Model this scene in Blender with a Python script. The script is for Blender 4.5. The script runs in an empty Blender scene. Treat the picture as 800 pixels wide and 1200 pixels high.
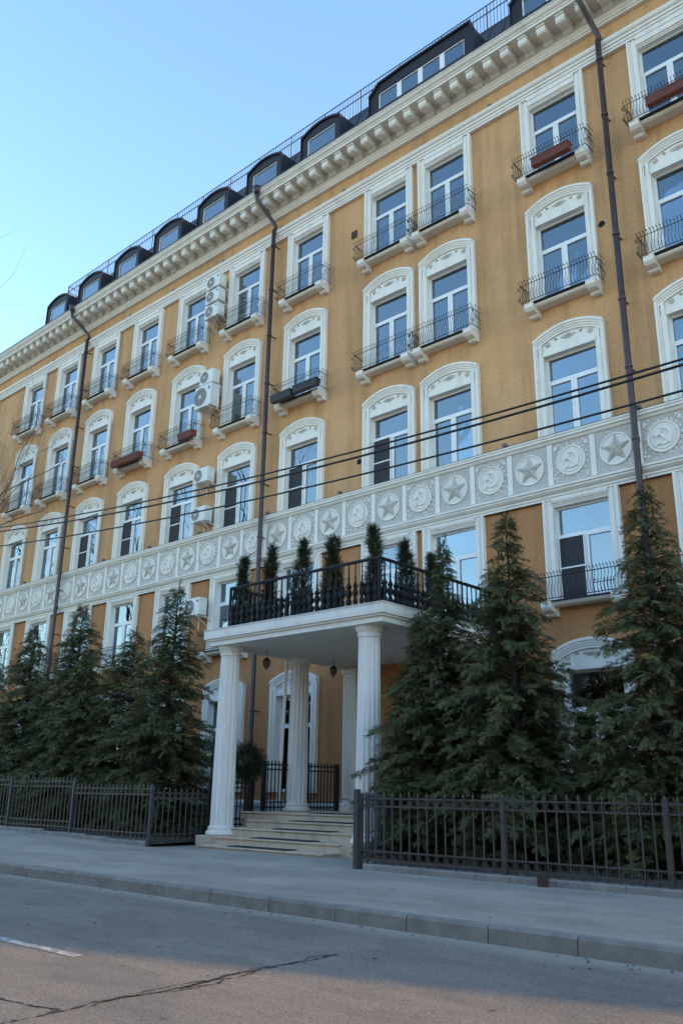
import bpy, math, random
import numpy as np
from mathutils import Vector, Matrix
random.seed(7); rng = np.random.default_rng(11)
scene = bpy.context.scene
COL = scene.collection
R_ = math.radians

# ------------------------------------------------------------------ camera
CAM = Vector((0.0, -20.5, 1.30))
F_PX, PITCH, YAW, ROLL = 1021.193, R_(17.97694), R_(42.57788), R_(0.951884)
cy, sy, cp, sp, cr, sr = math.cos(YAW), math.sin(YAW), math.cos(PITCH), math.sin(PITCH), math.cos(ROLL), math.sin(ROLL)
Fv = Vector((-sy*cp, cy*cp, sp)); Rt = Vector((cy, sy, 0)); Uv = Rt.cross(Fv)
R2 = cr*Rt + sr*Uv; U2 = -sr*Rt + cr*Uv
cam_d = bpy.data.cameras.new('camera'); cam = bpy.data.objects.new('camera', cam_d); COL.objects.link(cam)
M3 = Matrix((R2, U2, -Fv)).transposed().to_4x4(); M3.translation = CAM
cam.matrix_world = M3
cam_d.sensor_fit = 'HORIZONTAL'; cam_d.sensor_width = 24.0; cam_d.lens = 24.0*F_PX/800.0
cam_d.clip_start = 0.1; cam_d.clip_end = 3000
scene.camera = cam

# ------------------------------------------------------------------ light
SUN_EL, SUN_OFF = R_(17.0), R_(19.3)         # low sun from the right, a little behind the facade plane
sdir = Vector((math.cos(SUN_OFF)*math.cos(SUN_EL), math.sin(SUN_OFF)*math.cos(SUN_EL), math.sin(SUN_EL)))   # towards the sun
world = bpy.data.worlds.new('World'); scene.world = world; world.use_nodes = True
wn = world.node_tree; bg = wn.nodes['Background']
sky = wn.nodes.new('ShaderNodeTexSky'); sky.sky_type = 'NISHITA'; sky.sun_disc = False
sky.sun_elevation = SUN_EL; sky.sun_rotation = math.atan2(sdir.x, sdir.y)
sky.air_density = 1.4; sky.dust_density = 0.3; sky.ozone_density = 3.4
wn.links.new(sky.outputs[0], bg.inputs[0]); bg.inputs[1].default_value = 0.15
sun_d = bpy.data.lights.new('sun', 'SUN'); sun_d.energy = 2.0; sun_d.angle = R_(0.53); sun_d.color = (1.0, 0.64, 0.32)
sun = bpy.data.objects.new('sun', sun_d); COL.objects.link(sun)
sun.rotation_euler = (-sdir).to_track_quat('-Z', 'Y').to_euler(); sun.location = (60, 20, 30)
vs = scene.view_settings
vs.view_transform = 'Standard'; vs.look = 'None'; vs.gamma = 1.0; vs.exposure = 1.82; vs.use_curve_mapping = False

# ------------------------------------------------------------------ materials
def nodes(name):
    m = bpy.data.materials.new(name); m.use_nodes = True
    return m, m.node_tree, m.node_tree.nodes['Principled BSDF']
def N(t, typ, **kw):
    n = t.nodes.new(typ)
    for k, v in kw.items():
        if hasattr(n, k): setattr(n, k, v)
    return n
def noise(t, scale, detail=4, rough=0.55, vec=None, mscale=None):
    n = N(t, 'ShaderNodeTexNoise'); n.inputs['Scale'].default_value = scale; n.inputs['Detail'].default_value = detail; n.inputs['Roughness'].default_value = rough
    if vec is None:
        tc = N(t, 'ShaderNodeTexCoord'); vec = tc.outputs['Object']
    if mscale:
        mp = N(t, 'ShaderNodeMapping'); mp.inputs['Scale'].default_value = mscale; t.links.new(vec, mp.inputs[0]); vec = mp.outputs[0]
    t.links.new(vec, n.inputs['Vector'])
    return n.outputs[0]
def ramp(t, fac, a, b, p0=0.3, p1=0.7):
    r = N(t, 'ShaderNodeValToRGB'); r.color_ramp.elements[0].position = p0; r.color_ramp.elements[1].position = p1
    r.color_ramp.elements[0].color = (*a, 1) if len(a) == 3 else a; r.color_ramp.elements[1].color = (*b, 1) if len(b) == 3 else b
    t.links.new(fac, r.inputs[0]); return r.outputs[0]
def mixc(t, fac, a, b, mode='MIX'):
    m = N(t, 'ShaderNodeMix', data_type='RGBA', blend_type=mode)
    if isinstance(fac, (int, float)): m.inputs[0].default_value = fac
    else: t.links.new(fac, m.inputs[0])
    for s, v in ((6, a), (7, b)):
        if isinstance(v, tuple): m.inputs[s].default_value = (*v, 1)
        else: t.links.new(v, m.inputs[s])
    return m.outputs[2]
def math_(t, op, a, b=0.0):
    m = N(t, 'ShaderNodeMath', operation=op)
    for i, v in enumerate((a, b)):
        if isinstance(v, (int, float)): m.inputs[i].default_value = v
        else: t.links.new(v, m.inputs[i])
    return m.outputs[0]
def bump(t, h, strength, dist=0.02, prev=None):
    b = N(t, 'ShaderNodeBump'); b.inputs['Strength'].default_value = strength; b.inputs['Distance'].default_value = dist
    t.links.new(h, b.inputs['Height'])
    if prev is not None: t.links.new(prev, b.inputs['Normal'])
    return b.outputs[0]
def simple(name, c, rough=0.6, metal=0.0, var=0.25, nscale=6.0, bumps=0.0, bscale=40, spec=0.5, world_xyz=False):
    m, t, p = nodes(name)
    vec = N(t, 'ShaderNodeNewGeometry').outputs['Position'] if world_xyz else None
    n = noise(t, nscale, 5, 0.6, vec)
    lo = tuple(x*(1-var) for x in c); hi = tuple(min(1, x*(1+var)) for x in c)
    t.links.new(ramp(t, n, lo, hi), p.inputs['Base Color'])
    p.inputs['Roughness'].default_value = rough; p.inputs['Metallic'].default_value = metal; p.inputs['Specular IOR Level'].default_value = spec
    if bumps: t.links.new(bump(t, noise(t, bscale, 4, 0.6, vec), bumps), p.inputs['Normal'])
    return m
def wall_mat(name, base, strength):
    m, t, p = nodes(name)
    pos = N(t, 'ShaderNodeNewGeometry').outputs['Position']
    sx = N(t, 'ShaderNodeSeparateXYZ'); t.links.new(pos, sx.inputs[0])
    cx = N(t, 'ShaderNodeCombineXYZ'); t.links.new(sx.outputs[0], cx.inputs[0]); t.links.new(sx.outputs[2], cx.inputs[1])
    br = N(t, 'ShaderNodeTexBrick'); t.links.new(cx.outputs[0], br.inputs['Vector'])
    br.inputs['Scale'].default_value = 1.0; br.inputs['Brick Width'].default_value = 0.26; br.inputs['Row Height'].default_value = 0.082
    br.inputs['Mortar Size'].default_value = 0.010; br.inputs['Mortar Smooth'].default_value = 0.6; br.inputs['Bias'].default_value = 0.0
    br.inputs['Color1'].default_value = (*base, 1); br.inputs['Color2'].default_value = (*[x*0.93 for x in base], 1); br.inputs['Mortar'].default_value = (*[x*0.90 for x in base], 1)
    mask = ramp(t, noise(t, 0.22, 3, 0.6, pos), (0.22,)*3, (1,)*3, 0.38, 0.60)
    col = mixc(t, mask, base, br.outputs[0])
    big = ramp(t, noise(t, 0.35, 5, 0.6, pos), (0.86, 0.86, 0.87), (1.08, 1.07, 1.05), 0.3, 0.7)
    col = mixc(t, 1.0, col, big, 'MULTIPLY')
    st = ramp(t, noise(t, 1.0, 6, 0.65, pos, (2.2, 2.2, 0.16)), (0.74, 0.73, 0.73), (1.04, 1.04, 1.04), 0.30, 0.52)
    col = mixc(t, 0.8, col, st, 'MULTIPLY')
    fine = ramp(t, noise(t, 14, 5, 0.7, pos), (0.92,)*3, (1.06,)*3, 0.3, 0.7)
    col = mixc(t, 1.0, col, fine, 'MULTIPLY')
    t.links.new(col, p.inputs['Base Color'])
    p.inputs['Roughness'].default_value = 0.85; p.inputs['Specular IOR Level'].default_value = 0.25
    hb = math_(t, 'MULTIPLY', br.outputs['Fac'], mask)
    b1 = bump(t, math_(t, 'SUBTRACT', 1.0, hb), strength, 0.012)
    t.links.new(bump(t, noise(t, 25, 6, 0.7, pos), 0.25, 0.01, b1), p.inputs['Normal'])
    return m
def trim_mat(name, base, dirt=0.35, bs=0.06):
    m, t, p = nodes(name)
    pos = N(t, 'ShaderNodeNewGeometry').outputs['Position']
    d = noise(t, 1.2, 7, 0.68, pos, (2.0, 2.0, 0.5))
    col = ramp(t, d, tuple(x*(1-dirt) for x in base), base, 0.28, 0.52)
    f = ramp(t, noise(t, 22, 5, 0.7, pos), (0.93,)*3, (1.03,)*3, 0.3, 0.65)
    t.links.new(mixc(t, 1.0, col, f, 'MULTIPLY'), p.inputs['Base Color'])
    p.inputs['Roughness'].default_value = 0.75; p.inputs['Specular IOR Level'].default_value = 0.3
    t.links.new(bump(t, noise(t, 18, 6, 0.7, pos), bs, 0.01), p.inputs['Normal'])
    return m
M = {}
M['wall'] = wall_mat('ochre_painted_brick', (0.645, 0.368, 0.180), 1.0)
M['wall_low'] = wall_mat('orange_painted_brick', (0.52, 0.25, 0.108), 1.0)
M['white'] = trim_mat('white_trim_paint', (0.84, 0.80, 0.735), 0.15)
M['column'] = trim_mat('column_white_paint', (0.82, 0.775, 0.72), 0.16, 0.0)
M['plaster'] = trim_mat('aged_white_plaster', (0.81, 0.76, 0.685), 0.18, 0.15)
M['stone'] = trim_mat('plinth_stone', (0.62, 0.62, 0.62), 0.3, 0.3)
M['relief'] = simple('stippled_relief', (0.56, 0.52, 0.475), 0.9, var=0.35, nscale=45, bumps=1.0, bscale=60, world_xyz=True)
M['star'] = simple('star_stone', (0.50, 0.455, 0.40), 0.8, var=0.2, nscale=9, bumps=0.3, world_xyz=True)
M['orn'] = simple('grey_relief_plaster', (0.50, 0.47, 0.43), 0.85, var=0.15, nscale=8, world_xyz=True)
M['pvc'] = simple('white_pvc', (0.80, 0.81, 0.82), 0.35, var=0.03)
M['roof'] = simple('dark_plum_metal', (0.026, 0.021, 0.026), 0.5, 0.0, var=0.25, nscale=1.5, bumps=0.05, bscale=3)
M['dormer'] = simple('dark_blue_metal', (0.018, 0.016, 0.022), 0.55, 0.0, var=0.2, nscale=2, bumps=0.04, bscale=4, spec=0.3)
M['pipe'] = simple('brown_pipe_paint', (0.055, 0.034, 0.034), 0.4, 0.1, var=0.3, nscale=4)
M['iron'] = simple('wrought_iron', (0.035, 0.030, 0.030), 0.55, 0.2, var=0.35, nscale=12)
M['rust_iron'] = simple('old_wrought_iron', (0.085, 0.062, 0.052), 0.7, 0.1, var=0.4, nscale=12)
M['black_iron'] = simple('black_cast_iron', (0.012, 0.012, 0.014), 0.6, 0.0, var=0.3, nscale=15, bumps=0.3, bscale=60, spec=0.25)
M['fence'] = simple('brown_fence_paint', (0.062, 0.050, 0.044), 0.6, 0.1, var=0.35, nscale=8)
M['fence_blue'] = simple('dark_fence_post_paint', (0.042, 0.043, 0.055), 0.55, 0.1, var=0.3, nscale=8)
M['ac'] = simple('ac_casing', (0.70, 0.70, 0.67), 0.45, var=0.08, nscale=3)
M['ac_dark'] = simple('ac_grille', (0.13, 0.13, 0.13), 0.6, var=0.3)
M['red_box'] = simple('red_planter_plastic', (0.16, 0.035, 0.025), 0.55, var=0.2)
M['navy_box'] = simple('navy_planter_plastic', (0.025, 0.028, 0.038), 0.5, var=0.2)
M['room'] = simple('dim_room', (0.16, 0.15, 0.14), 0.9, var=0.3, nscale=0.8)
M['curtain'] = simple('sheer_curtain', (0.42, 0.43, 0.45), 0.9, var=0.15, nscale=3)
M['blind'] = simple('room_blind', (0.48, 0.44, 0.38), 0.9, var=0.1, nscale=3)
M['screen'] = simple('insect_screen', (0.030, 0.031, 0.034), 0.8, var=0.2)
M['marble'] = trim_mat('step_stone', (0.60, 0.475, 0.35), 0.35, 0.15)
M['mat'] = simple('rubber_mat', (0.030, 0.029, 0.030), 0.95, var=0.4, nscale=30, bumps=0.8, bscale=90)
M['concrete'] = simple('grey_concrete', (0.235, 0.215, 0.19), 0.9, var=0.22, nscale=3.5, bumps=0.4, bscale=30, world_xyz=True)
M['soil'] = simple('garden_soil', (0.055, 0.048, 0.038), 0.95, var=0.5, nscale=5, bumps=1.0, bscale=14)
M['bark'] = simple('conifer_bark', (0.06, 0.045, 0.035), 0.9, var=0.4, nscale=12, bumps=0.6, bscale=30)
M['bare_bark'] = simple('bare_tree_bark', (0.10, 0.085, 0.07), 0.9, var=0.4, nscale=6, bumps=0.6, bscale=20)
M['cable'] = simple('black_cable', (0.012, 0.012, 0.013), 0.6, var=0.2)
def paint_mat():
    m, t, p = nodes('worn_road_paint'); pos = N(t, 'ShaderNodeNewGeometry').outputs['Position']
    t.links.new(mixc(t, ramp(t, noise(t, 9, 8, 0.75, pos), (1,)*3, (0,)*3, 0.44, 0.62), (0.62, 0.60, 0.56), (0.24, 0.21, 0.18)), p.inputs['Base Color']); p.inputs['Roughness'].default_value = 0.85
    return m
M['paint'] = paint_mat()
M['tar'] = simple('crack_tar', (0.016, 0.016, 0.017), 0.85, var=0.4, nscale=20)
M['rust'] = simple('rusty_steel', (0.05, 0.032, 0.026), 0.85, var=0.5, nscale=18, bumps=0.4)
M['wood'] = simple('door_wood', (0.10, 0.05, 0.025), 0.5, var=0.3, nscale=5)
M['lamp_glass'] = simple('lantern_glass', (0.12, 0.11, 0.09), 0.2, var=0.2)
M['brickred'] = simple('chimney_brick', (0.42, 0.23, 0.12), 0.9, var=0.3, nscale=9, bumps=0.4)
M['h_grey'] = simple('grey_house_plaster', (0.22, 0.21, 0.20), 0.9, var=0.2, nscale=1)
M['h_brown'] = simple('brown_house_brick', (0.16, 0.10, 0.07), 0.9, var=0.2, nscale=1)
M['blue_logo'] = simple('ac_blue_badge', (0.05, 0.25, 0.42), 0.4, var=0.1)
M['red_logo'] = simple('ac_red_badge', (0.35, 0.03, 0.06), 0.4, var=0.1)

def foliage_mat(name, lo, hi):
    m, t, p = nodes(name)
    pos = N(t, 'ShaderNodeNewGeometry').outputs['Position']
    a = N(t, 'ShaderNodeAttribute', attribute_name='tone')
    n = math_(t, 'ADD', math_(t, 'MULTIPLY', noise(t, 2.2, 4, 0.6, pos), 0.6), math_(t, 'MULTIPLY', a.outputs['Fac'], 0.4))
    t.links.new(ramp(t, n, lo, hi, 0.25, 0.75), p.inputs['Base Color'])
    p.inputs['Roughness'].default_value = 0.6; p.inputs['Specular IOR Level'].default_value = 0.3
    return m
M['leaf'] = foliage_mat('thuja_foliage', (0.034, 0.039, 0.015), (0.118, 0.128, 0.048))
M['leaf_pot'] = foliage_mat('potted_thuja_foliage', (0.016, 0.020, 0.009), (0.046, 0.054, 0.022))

def glass_mat():
    m, t, p = nodes('window_glass')
    t.nodes.remove(p); out = t.nodes['Material Output']
    tr = N(t, 'ShaderNodeBsdfTransparent'); tr.inputs[0].default_value = (0.55, 0.60, 0.63, 1)
    gl = N(t, 'ShaderNodeBsdfGlossy'); gl.inputs['Roughness'].default_value = 0.015; gl.inputs[0].default_value = (0.84, 0.94, 1.0, 1)
    fr = N(t, 'ShaderNodeFresnel'); fr.inputs['IOR'].default_value = 1.55
    pos = N(t, 'ShaderNodeNewGeometry').outputs['Position']
    fr_b = bump(t, noise(t, 0.9, 2, 0.4, pos), 0.10, 0.05)
    t.links.new(fr_b, gl.inputs['Normal'])
    fac = math_(t, 'ADD', 0.17, math_(t, 'MULTIPLY', fr.outputs[0], 1.05))
    mx = N(t, 'ShaderNodeMixShader'); t.links.new(fac, mx.inputs[0]); t.links.new(tr.outputs[0], mx.inputs[1]); t.links.new(gl.outputs[0], mx.inputs[2])
    t.links.new(mx.outputs[0], out.inputs[0]); return m
M['glass'] = glass_mat()

def ground_mat(name, base, lo, hi, gscale, bs, dust=None, spec=0.3):
    m, t, p = nodes(name)
    pos = N(t, 'ShaderNodeNewGeometry').outputs['Position']
    g = ramp(t, noise(t, gscale, 3, 0.8, pos), (lo,)*3, (hi,)*3, 0.32, 0.68)
    b = ramp(t, noise(t, 0.5, 6, 0.62, pos, (0.5, 1.4, 1)), (0.80, 0.80, 0.82), (1.12, 1.11, 1.08), 0.3, 0.7)
    s = ramp(t, noise(t, 3.5, 5, 0.6, pos, (0.6, 1.6, 1)), (0.90,)*3, (1.06,)*3, 0.3, 0.65)
    col = mixc(t, 1.0, base, g, 'MULTIPLY'); col = mixc(t, 1.0, col, b, 'MULTIPLY'); col = mixc(t, 1.0, col, s, 'MULTIPLY')
    pt = ramp(t, noise(t, 0.9, 2, 0.4, pos, (0.7, 1.0, 1)), (0.84, 0.84, 0.85), (1.05, 1.04, 1.02), 0.47, 0.50); col = mixc(t, 0.55, col, pt, 'MULTIPLY')
    spots = ramp(t, noise(t, 4.5, 3, 0.5, pos), (1,)*3, (0.62,)*3, 0.70, 0.74); col = mixc(t, 1.0, col, spots, 'MULTIPLY')
    if dust:
        c, y0, y1 = dust
        sx = N(t, 'ShaderNodeSeparateXYZ'); t.links.new(pos, sx.inputs[0])
        wob = math_(t, 'ADD', sx.outputs[1], math_(t, 'MULTIPLY', math_(t, 'SUBTRACT', noise(t, 2.0, 6, 0.7, pos), 0.5), 0.35))
        mr = N(t, 'ShaderNodeMapRange'); mr.inputs[1].default_value = y0; mr.inputs[2].default_value = y1; mr.inputs[3].default_value = 0; mr.inputs[4].default_value = 0.75
        t.links.new(wob, mr.inputs[0]); col = mixc(t, mr.outputs[0], col, c)
    t.links.new(col, p.inputs['Base Color']); p.inputs['Roughness'].default_value = 0.88; p.inputs['Specular IOR Level'].default_value = spec
    t.links.new(bump(t, noise(t, gscale*0.7, 4, 0.8, pos), bs, 0.01), p.inputs['Normal'])
    return m
M['asphalt'] = ground_mat('road_asphalt', (0.215, 0.187, 0.162), 0.55, 1.5, 55, 0.8, ((0.38, 0.33, 0.27), -12.40, -11.98))
M['pavement'] = ground_mat('pavement_asphalt', (0.355, 0.315, 0.265), 0.82, 1.16, 70, 0.4)
M['far_ground'] = ground_mat('city_ground', (0.13, 0.125, 0.115), 0.8, 1.2, 3, 0.3)

# ------------------------------------------------------------------ mesh builder
class MB:
    def __init__(s): s.v = []; s.f = []; s.m = []
    def add(s, vs_, fs_, mi=0):
        o = len(s.v); s.v.extend([tuple(p) for p in vs_]); s.f.extend([tuple(i+o for i in f) for f in fs_]); s.m.extend([mi]*len(fs_)); return s
    def box(s, x0, x1, y0, y1, z0, z1, mi=0):
        return s.add([(x0,y0,z0),(x1,y0,z0),(x1,y1,z0),(x0,y1,z0),(x0,y0,z1),(x1,y0,z1),(x1,y1,z1),(x0,y1,z1)],
                     [(0,3,2,1),(4,5,6,7),(0,1,5,4),(1,2,6,5),(2,3,7,6),(3,0,4,7)], mi)
    def bbox(s, x0, x1, y0, y1, z0, z1, b=0.01, mi=0):
        # box with chamfered top/front edges: two stacked loops
        pts = []
        for (i, zz) in ((b, z0), (0, z0+b), (0, z1-b), (b, z1)):
            pts += [(x0+i,y0+i,zz),(x1-i,y0+i,zz),(x1-i,y1-i,zz),(x0+i,y1-i,zz)]
        fs = [(3,2,1,0),(12,13,14,15)]
        for k in range(3):
            for j in range(4):
                a = 4*k+j; c = 4*k+(j+1) % 4; fs.append((a, c, c+4, a+4))
        return s.add(pts, fs, mi)
    def prism(s, poly, axis, a, b, mi=0):
        # poly: list of 2D pts; axis 'x' -> (y,z), 'y' -> (x,z), 'z' -> (x,y)
        def P(q, t):
            return (t, q[0], q[1]) if axis == 'x' else ((q[0], t, q[1]) if axis == 'y' else (q[0], q[1], t))
        n = len(poly)
        vs_ = [P(q, a) for q in poly]+[P(q, b) for q in poly]
        fs = [tuple(range(n)), tuple(range(2*n-1, n-1, -1))]+[(i, i+n, (i+1) % n+n, (i+1) % n) for i in range(n)]
        return s.add(vs_, fs, mi)
    def strip(s, pa, pb, y0, y1, mi=0):
        # solid band between two polylines pa, pb (x,z), extruded y0 (front)..y1
        n = len(pa); vs_ = []
        for y in (y0, y1):
            vs_ += [(p[0], y, p[1]) for p in pa]+[(p[0], y, p[1]) for p in pb]
        fs = []
        for i in range(n-1):
            fs.append((i, i+1, n+i+1, n+i)); o = 2*n
            fs.append((o+i, o+n+i, o+n+i+1, o+i+1))
            fs.append((i, o+i, o+i+1, i+1)); fs.append((n+i, n+i+1, o+n+i+1, o+n+i))
        for i in (0, n-1): fs.append((i, n+i, 3*n+i, 2*n+i))
        return s.add(vs_, fs, mi)
    def tube(s, pts, r, k=6, mi=0, cap=True):
        pts = [Vector(p) for p in pts]; n = len(pts)
        rs = r if isinstance(r, (list, tuple)) else [r]*n
        d0 = (pts[1]-pts[0]).normalized(); up = Vector((0,0,1)) if abs(d0.z) < .9 else Vector((1,0,0))
        u = d0.cross(up).normalized(); vs_ = []
        for i, p in enumerate(pts):
            d = (pts[min(i+1, n-1)]-pts[max(i-1, 0)]).normalized()
            u = (u-d*u.dot(d)).normalized(); w = d.cross(u)
            for j in range(k):
                a = 2*math.pi*j/k; vs_.append(p+(u*math.cos(a)+w*math.sin(a))*rs[i])
        fs = [(i*k+j, i*k+(j+1) % k, (i+1)*k+(j+1) % k, (i+1)*k+j) for i in range(n-1) for j in range(k)]
        if cap: fs += [tuple(range(k-1, -1, -1)), tuple((n-1)*k+j for j in range(k))]
        return s.add(vs_, fs, mi)
    def lathe(s, prof, c=(0,0,0), k=16, mi=0, flute=None):
        vs_ = []; n = len(prof)
        for (r, z) in prof:
            for j in range(k):
                a = 2*math.pi*j/k; rr = r
                if flute: rr = r*(1-flute*(j % 2))
                vs_.append((c[0]+rr*math.cos(a), c[1]+rr*math.sin(a), c[2]+z))
        fs = [(i*k+j, i*k+(j+1) % k, (i+1)*k+(j+1) % k, (i+1)*k+j) for i in range(n-1) for j in range(k)]
        fs += [tuple(range(k-1, -1, -1)), tuple((n-1)*k+j for j in range(k))]
        return s.add(vs_, fs, mi)
    def ring(s, c, r, t, axis='y', k=12, tk=4, mi=0):
        vs_ = []
        for i in range(k):
            a = 2*math.pi*i/k
            for j in range(tk):
                b = 2*math.pi*j/tk+math.pi/4; rr = r+t*math.cos(b); h = t*math.sin(b)
                q = (rr*math.cos(a), rr*math.sin(a), h)
                vs_.append((c[0]+q[0], c[1]+q[2], c[2]+q[1]) if axis == 'y' else (c[0]+q[2], c[1]+q[0], c[2]+q[1]))
        fs = [(i*tk+j, ((i+1) % k)*tk+j, ((i+1) % k)*tk+(j+1) % tk, i*tk+(j+1) % tk) for i in range(k) for j in range(tk)]
        return s.add(vs_, fs, mi)
    def mesh(s, name):
        me = bpy.data.meshes.new(name); me.from_pydata(s.v, [], s.f); me.validate(); me.update()
        import bmesh
        bm = bmesh.new(); bm.from_mesh(me); bmesh.ops.recalc_face_normals(bm, faces=bm.faces); bm.to_mesh(me); bm.free()
        if len(me.polygons) == len(s.m) and any(s.m): me.polygons.foreach_set('material_index', s.m)
        return me
    def build(s, name, mat, parent=None, loc=(0,0,0), smooth=False):
        return put(name, s.mesh(name), mat, parent, loc, smooth)
def put(name, me, mat=None, parent=None, loc=(0,0,0), smooth=False):
    if mat is not None and not me.materials:
        for mm in (mat if isinstance(mat, (list, tuple)) else [mat]): me.materials.append(M[mm])
    if smooth: me.polygons.foreach_set('use_smooth', [True]*len(me.polygons))
    o = bpy.data.objects.new(name, me); o.location = loc; o.parent = parent; COL.objects.link(o); return o
def empty(name, loc=(0,0,0), label=None, cat=None, group=None):
    o = bpy.data.objects.new(name, None); o.location = loc; o.empty_display_size = 0.2; COL.objects.link(o)
    if label: tag(o, label, cat, group)
    return o
def tag(o, label, cat, group=None):
    o['label'] = label; o['category'] = cat
    if group: o['group'] = group
    return o
def copy_tree(o, parent=None):
    c = o.copy(); COL.objects.link(c); c.parent = parent
    for ch in list(o.children): copy_tree(ch, c)
    return c
def structure(o): o['kind'] = 'structure'; return o

# ------------------------------------------------------------------ ground, road, pavement, kerb
def rise(x, y):   # the pavement climbs a little towards the left-hand fence
    return max(0.0, min(1.0, (-18.6-x)/8.0))*0.16*max(0.0, min(1.0, (y+11.0)/4.0))
g = MB(); g.add([(-900,-900,-0.30),(900,-900,-0.30),(900,900,-0.30),(-900,900,-0.30)], [(0,1,2,3)])
structure(g.build('ground', 'far_ground'))
g = MB(); g.box(-160, 90, -21.2, -11.92, -0.29, -0.175); road = structure(g.build('road', 'asphalt'))
def grid_sheet(x0, x1, y0, y1, nx, ny, zf, zb):
    m_ = MB(); vs_ = []; fs = []
    for j in range(ny+1):
        for i in range(nx+1):
            x = x0+(x1-x0)*i/nx; y = y0+(y1-y0)*j/ny; vs_.append((x, y, zf(x, y)))
    for j in range(ny):
        for i in range(nx):
            a = j*(nx+1)+i; fs.append((a, a+1, a+nx+2, a+nx+1))
    return m_.add(vs_, fs)
grid = grid_sheet(-60, 40, -11.76, -4.2, 100, 10, lambda x, y: rise(x, y)+0.008*math.sin(x*0.9)*math.sin(y*1.3), 0)
structure(grid.build('pavement', 'pavement', smooth=True))
g = MB(); g.box(-160, -60, -11.76, 0.1, -0.28, 0.0); g.box(40, 90, -11.76, 0.1, -0.28, 0.0); structure(g.build('outer_pavement', 'pavement'))
g = MB(); g.box(-160, 90, -26.0, -21.4, -0.29, 0.0); structure(g.build('opposite_pavement', 'pavement'))
# garden soil behind the fences
g = grid_sheet(-60, -18.75, -6.75, 0.3, 80, 12, lambda x, y: 0.02+rise(x, -7)+0.06+0.05*math.sin(3*x)*math.cos(2.3*y), 0)
structure(g.build('garden_bed', 'soil'))
g = grid_sheet(-11.3, 40, -7.45, 0.3, 90, 12, lambda x, y: 0.06+0.05*math.sin(3*x)*math.cos(2.3*y), 0)
g.v = [(x-(1.5*min(1, (y+7.45)/3.2) if x < -11.29 else 0), y, z) for x, y, z in g.v]
structure(g.build('garden_bed', 'soil'))
# kerb stones
kerb = bpy.data.objects.new('kerb', None); COL.objects.link(kerb); structure(kerb)
def kerb_mesh(L, seed):
    r = random.Random(seed)
    prof = [(-11.925,-0.26),(-11.915+r.uniform(-.006,.006),-0.03),(-11.89,0.004),(-11.76,0.006),(-11.74,-0.26)]
    return MB().prism(prof, 'x', 0.006, L-0.006).mesh('kerb_stone')
km = [kerb_mesh(1.0, i) for i in range(4)]
joints = [-15.48,-14.11,-12.77,-11.49,-10.27,-9.07,-7.89,-6.78,-5.68,-4.64]
while joints[0] > -46: joints.insert(0, joints[0]-1.25)
while joints[-1] < 14: joints.append(joints[-1]+1.06)
for i in range(len(joints)-1):
    o = put('kerb_stone', km[i % 4], 'concrete', kerb, (joints[i], random.uniform(-.008, .008), random.uniform(-.008, .006)))
    o.scale.x = joints[i+1]-joints[i]
# road marking and cracks
g = MB(); g.add([(-11.2,-15.63,-0.170),(-7.85,-15.54,-0.170),(-7.85,-15.42,-0.170),(-11.2,-15.50,-0.170)], [(0,1,2,3)])
structure(g.build('road_marking', 'paint'))
g = MB(); g.add([(-19.2,-15.80,-0.170),(-16.2,-15.72,-0.170),(-16.2,-15.60,-0.170),(-19.2,-15.68,-0.170)], [(0,1,2,3)]); structure(g.build('road_marking', 'paint'))
def crack(pts, w, name='road_crack'):
    m_ = MB(); P = []
    for a, b in zip(pts[:-1], pts[1:]):
        n = max(2, int((Vector(b)-Vector(a)).length/0.035))
        for i in range(n): P.append(Vector(a).lerp(Vector(b), i/n))
    P.append(Vector(pts[-1])); vs_ = []; off = 0.0
    for i, p in enumerate(P):
        d = (P[min(i+1, len(P)-1)]-P[max(i-1, 0)]).normalized(); n = Vector((-d.y, d.x))
        off = off*0.8+random.gauss(0, 0.010); ww = w*1.0*random.uniform(0.05, 1.5)*(0.4 if i in (0, len(P)-1) else 1)
        vs_.append((p.x+n.x*(off+ww), p.y+n.y*(off+ww), -0.1700)); vs_.append((p.x+n.x*(off-ww), p.y+n.y*(off-ww), -0.1700))
    m_.add(vs_, [(2*i, 2*i+1, 2*i+3, 2*i+2) for i in range(len(P)-1)])
    return m_.build(name, 'tar', road)
crack([(-6.31,-13.65),(-6.36,-13.9),(-6.28,-14.12)], 0.012); crack([(-6.31,-13.65),(-6.24,-13.9),(-6.28,-14.12)], 0.014)
crack([(-6.28,-14.09),(-6.26,-14.59),(-6.21,-15.11),(-6.11,-15.61),(-6.09,-16.14),(-6.07,-16.76),(-5.95,-17.4)], 0.016)
crack([(-6.22,-14.75),(-6.12,-15.05),(-6.16,-15.35),(-6.06,-15.7)], 0.013); crack([(-6.09,-16.68),(-6.4,-16.77),(-6.71,-16.84),(-7.3,-16.95)], 0.014)
crack([(-6.0,-15.5),(-6.05,-15.9),(-6.12,-16.2)], 0.010); crack([(-6.30,-14.3),(-6.33,-14.7),(-6.27,-15.05),(-6.2,-15.3),(-6.18,-15.9),(-6.05,-16.5)], 0.010); crack([(-6.12,-15.2),(-6.02,-15.35),(-6.10,-15.6)], 0.012)

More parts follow.
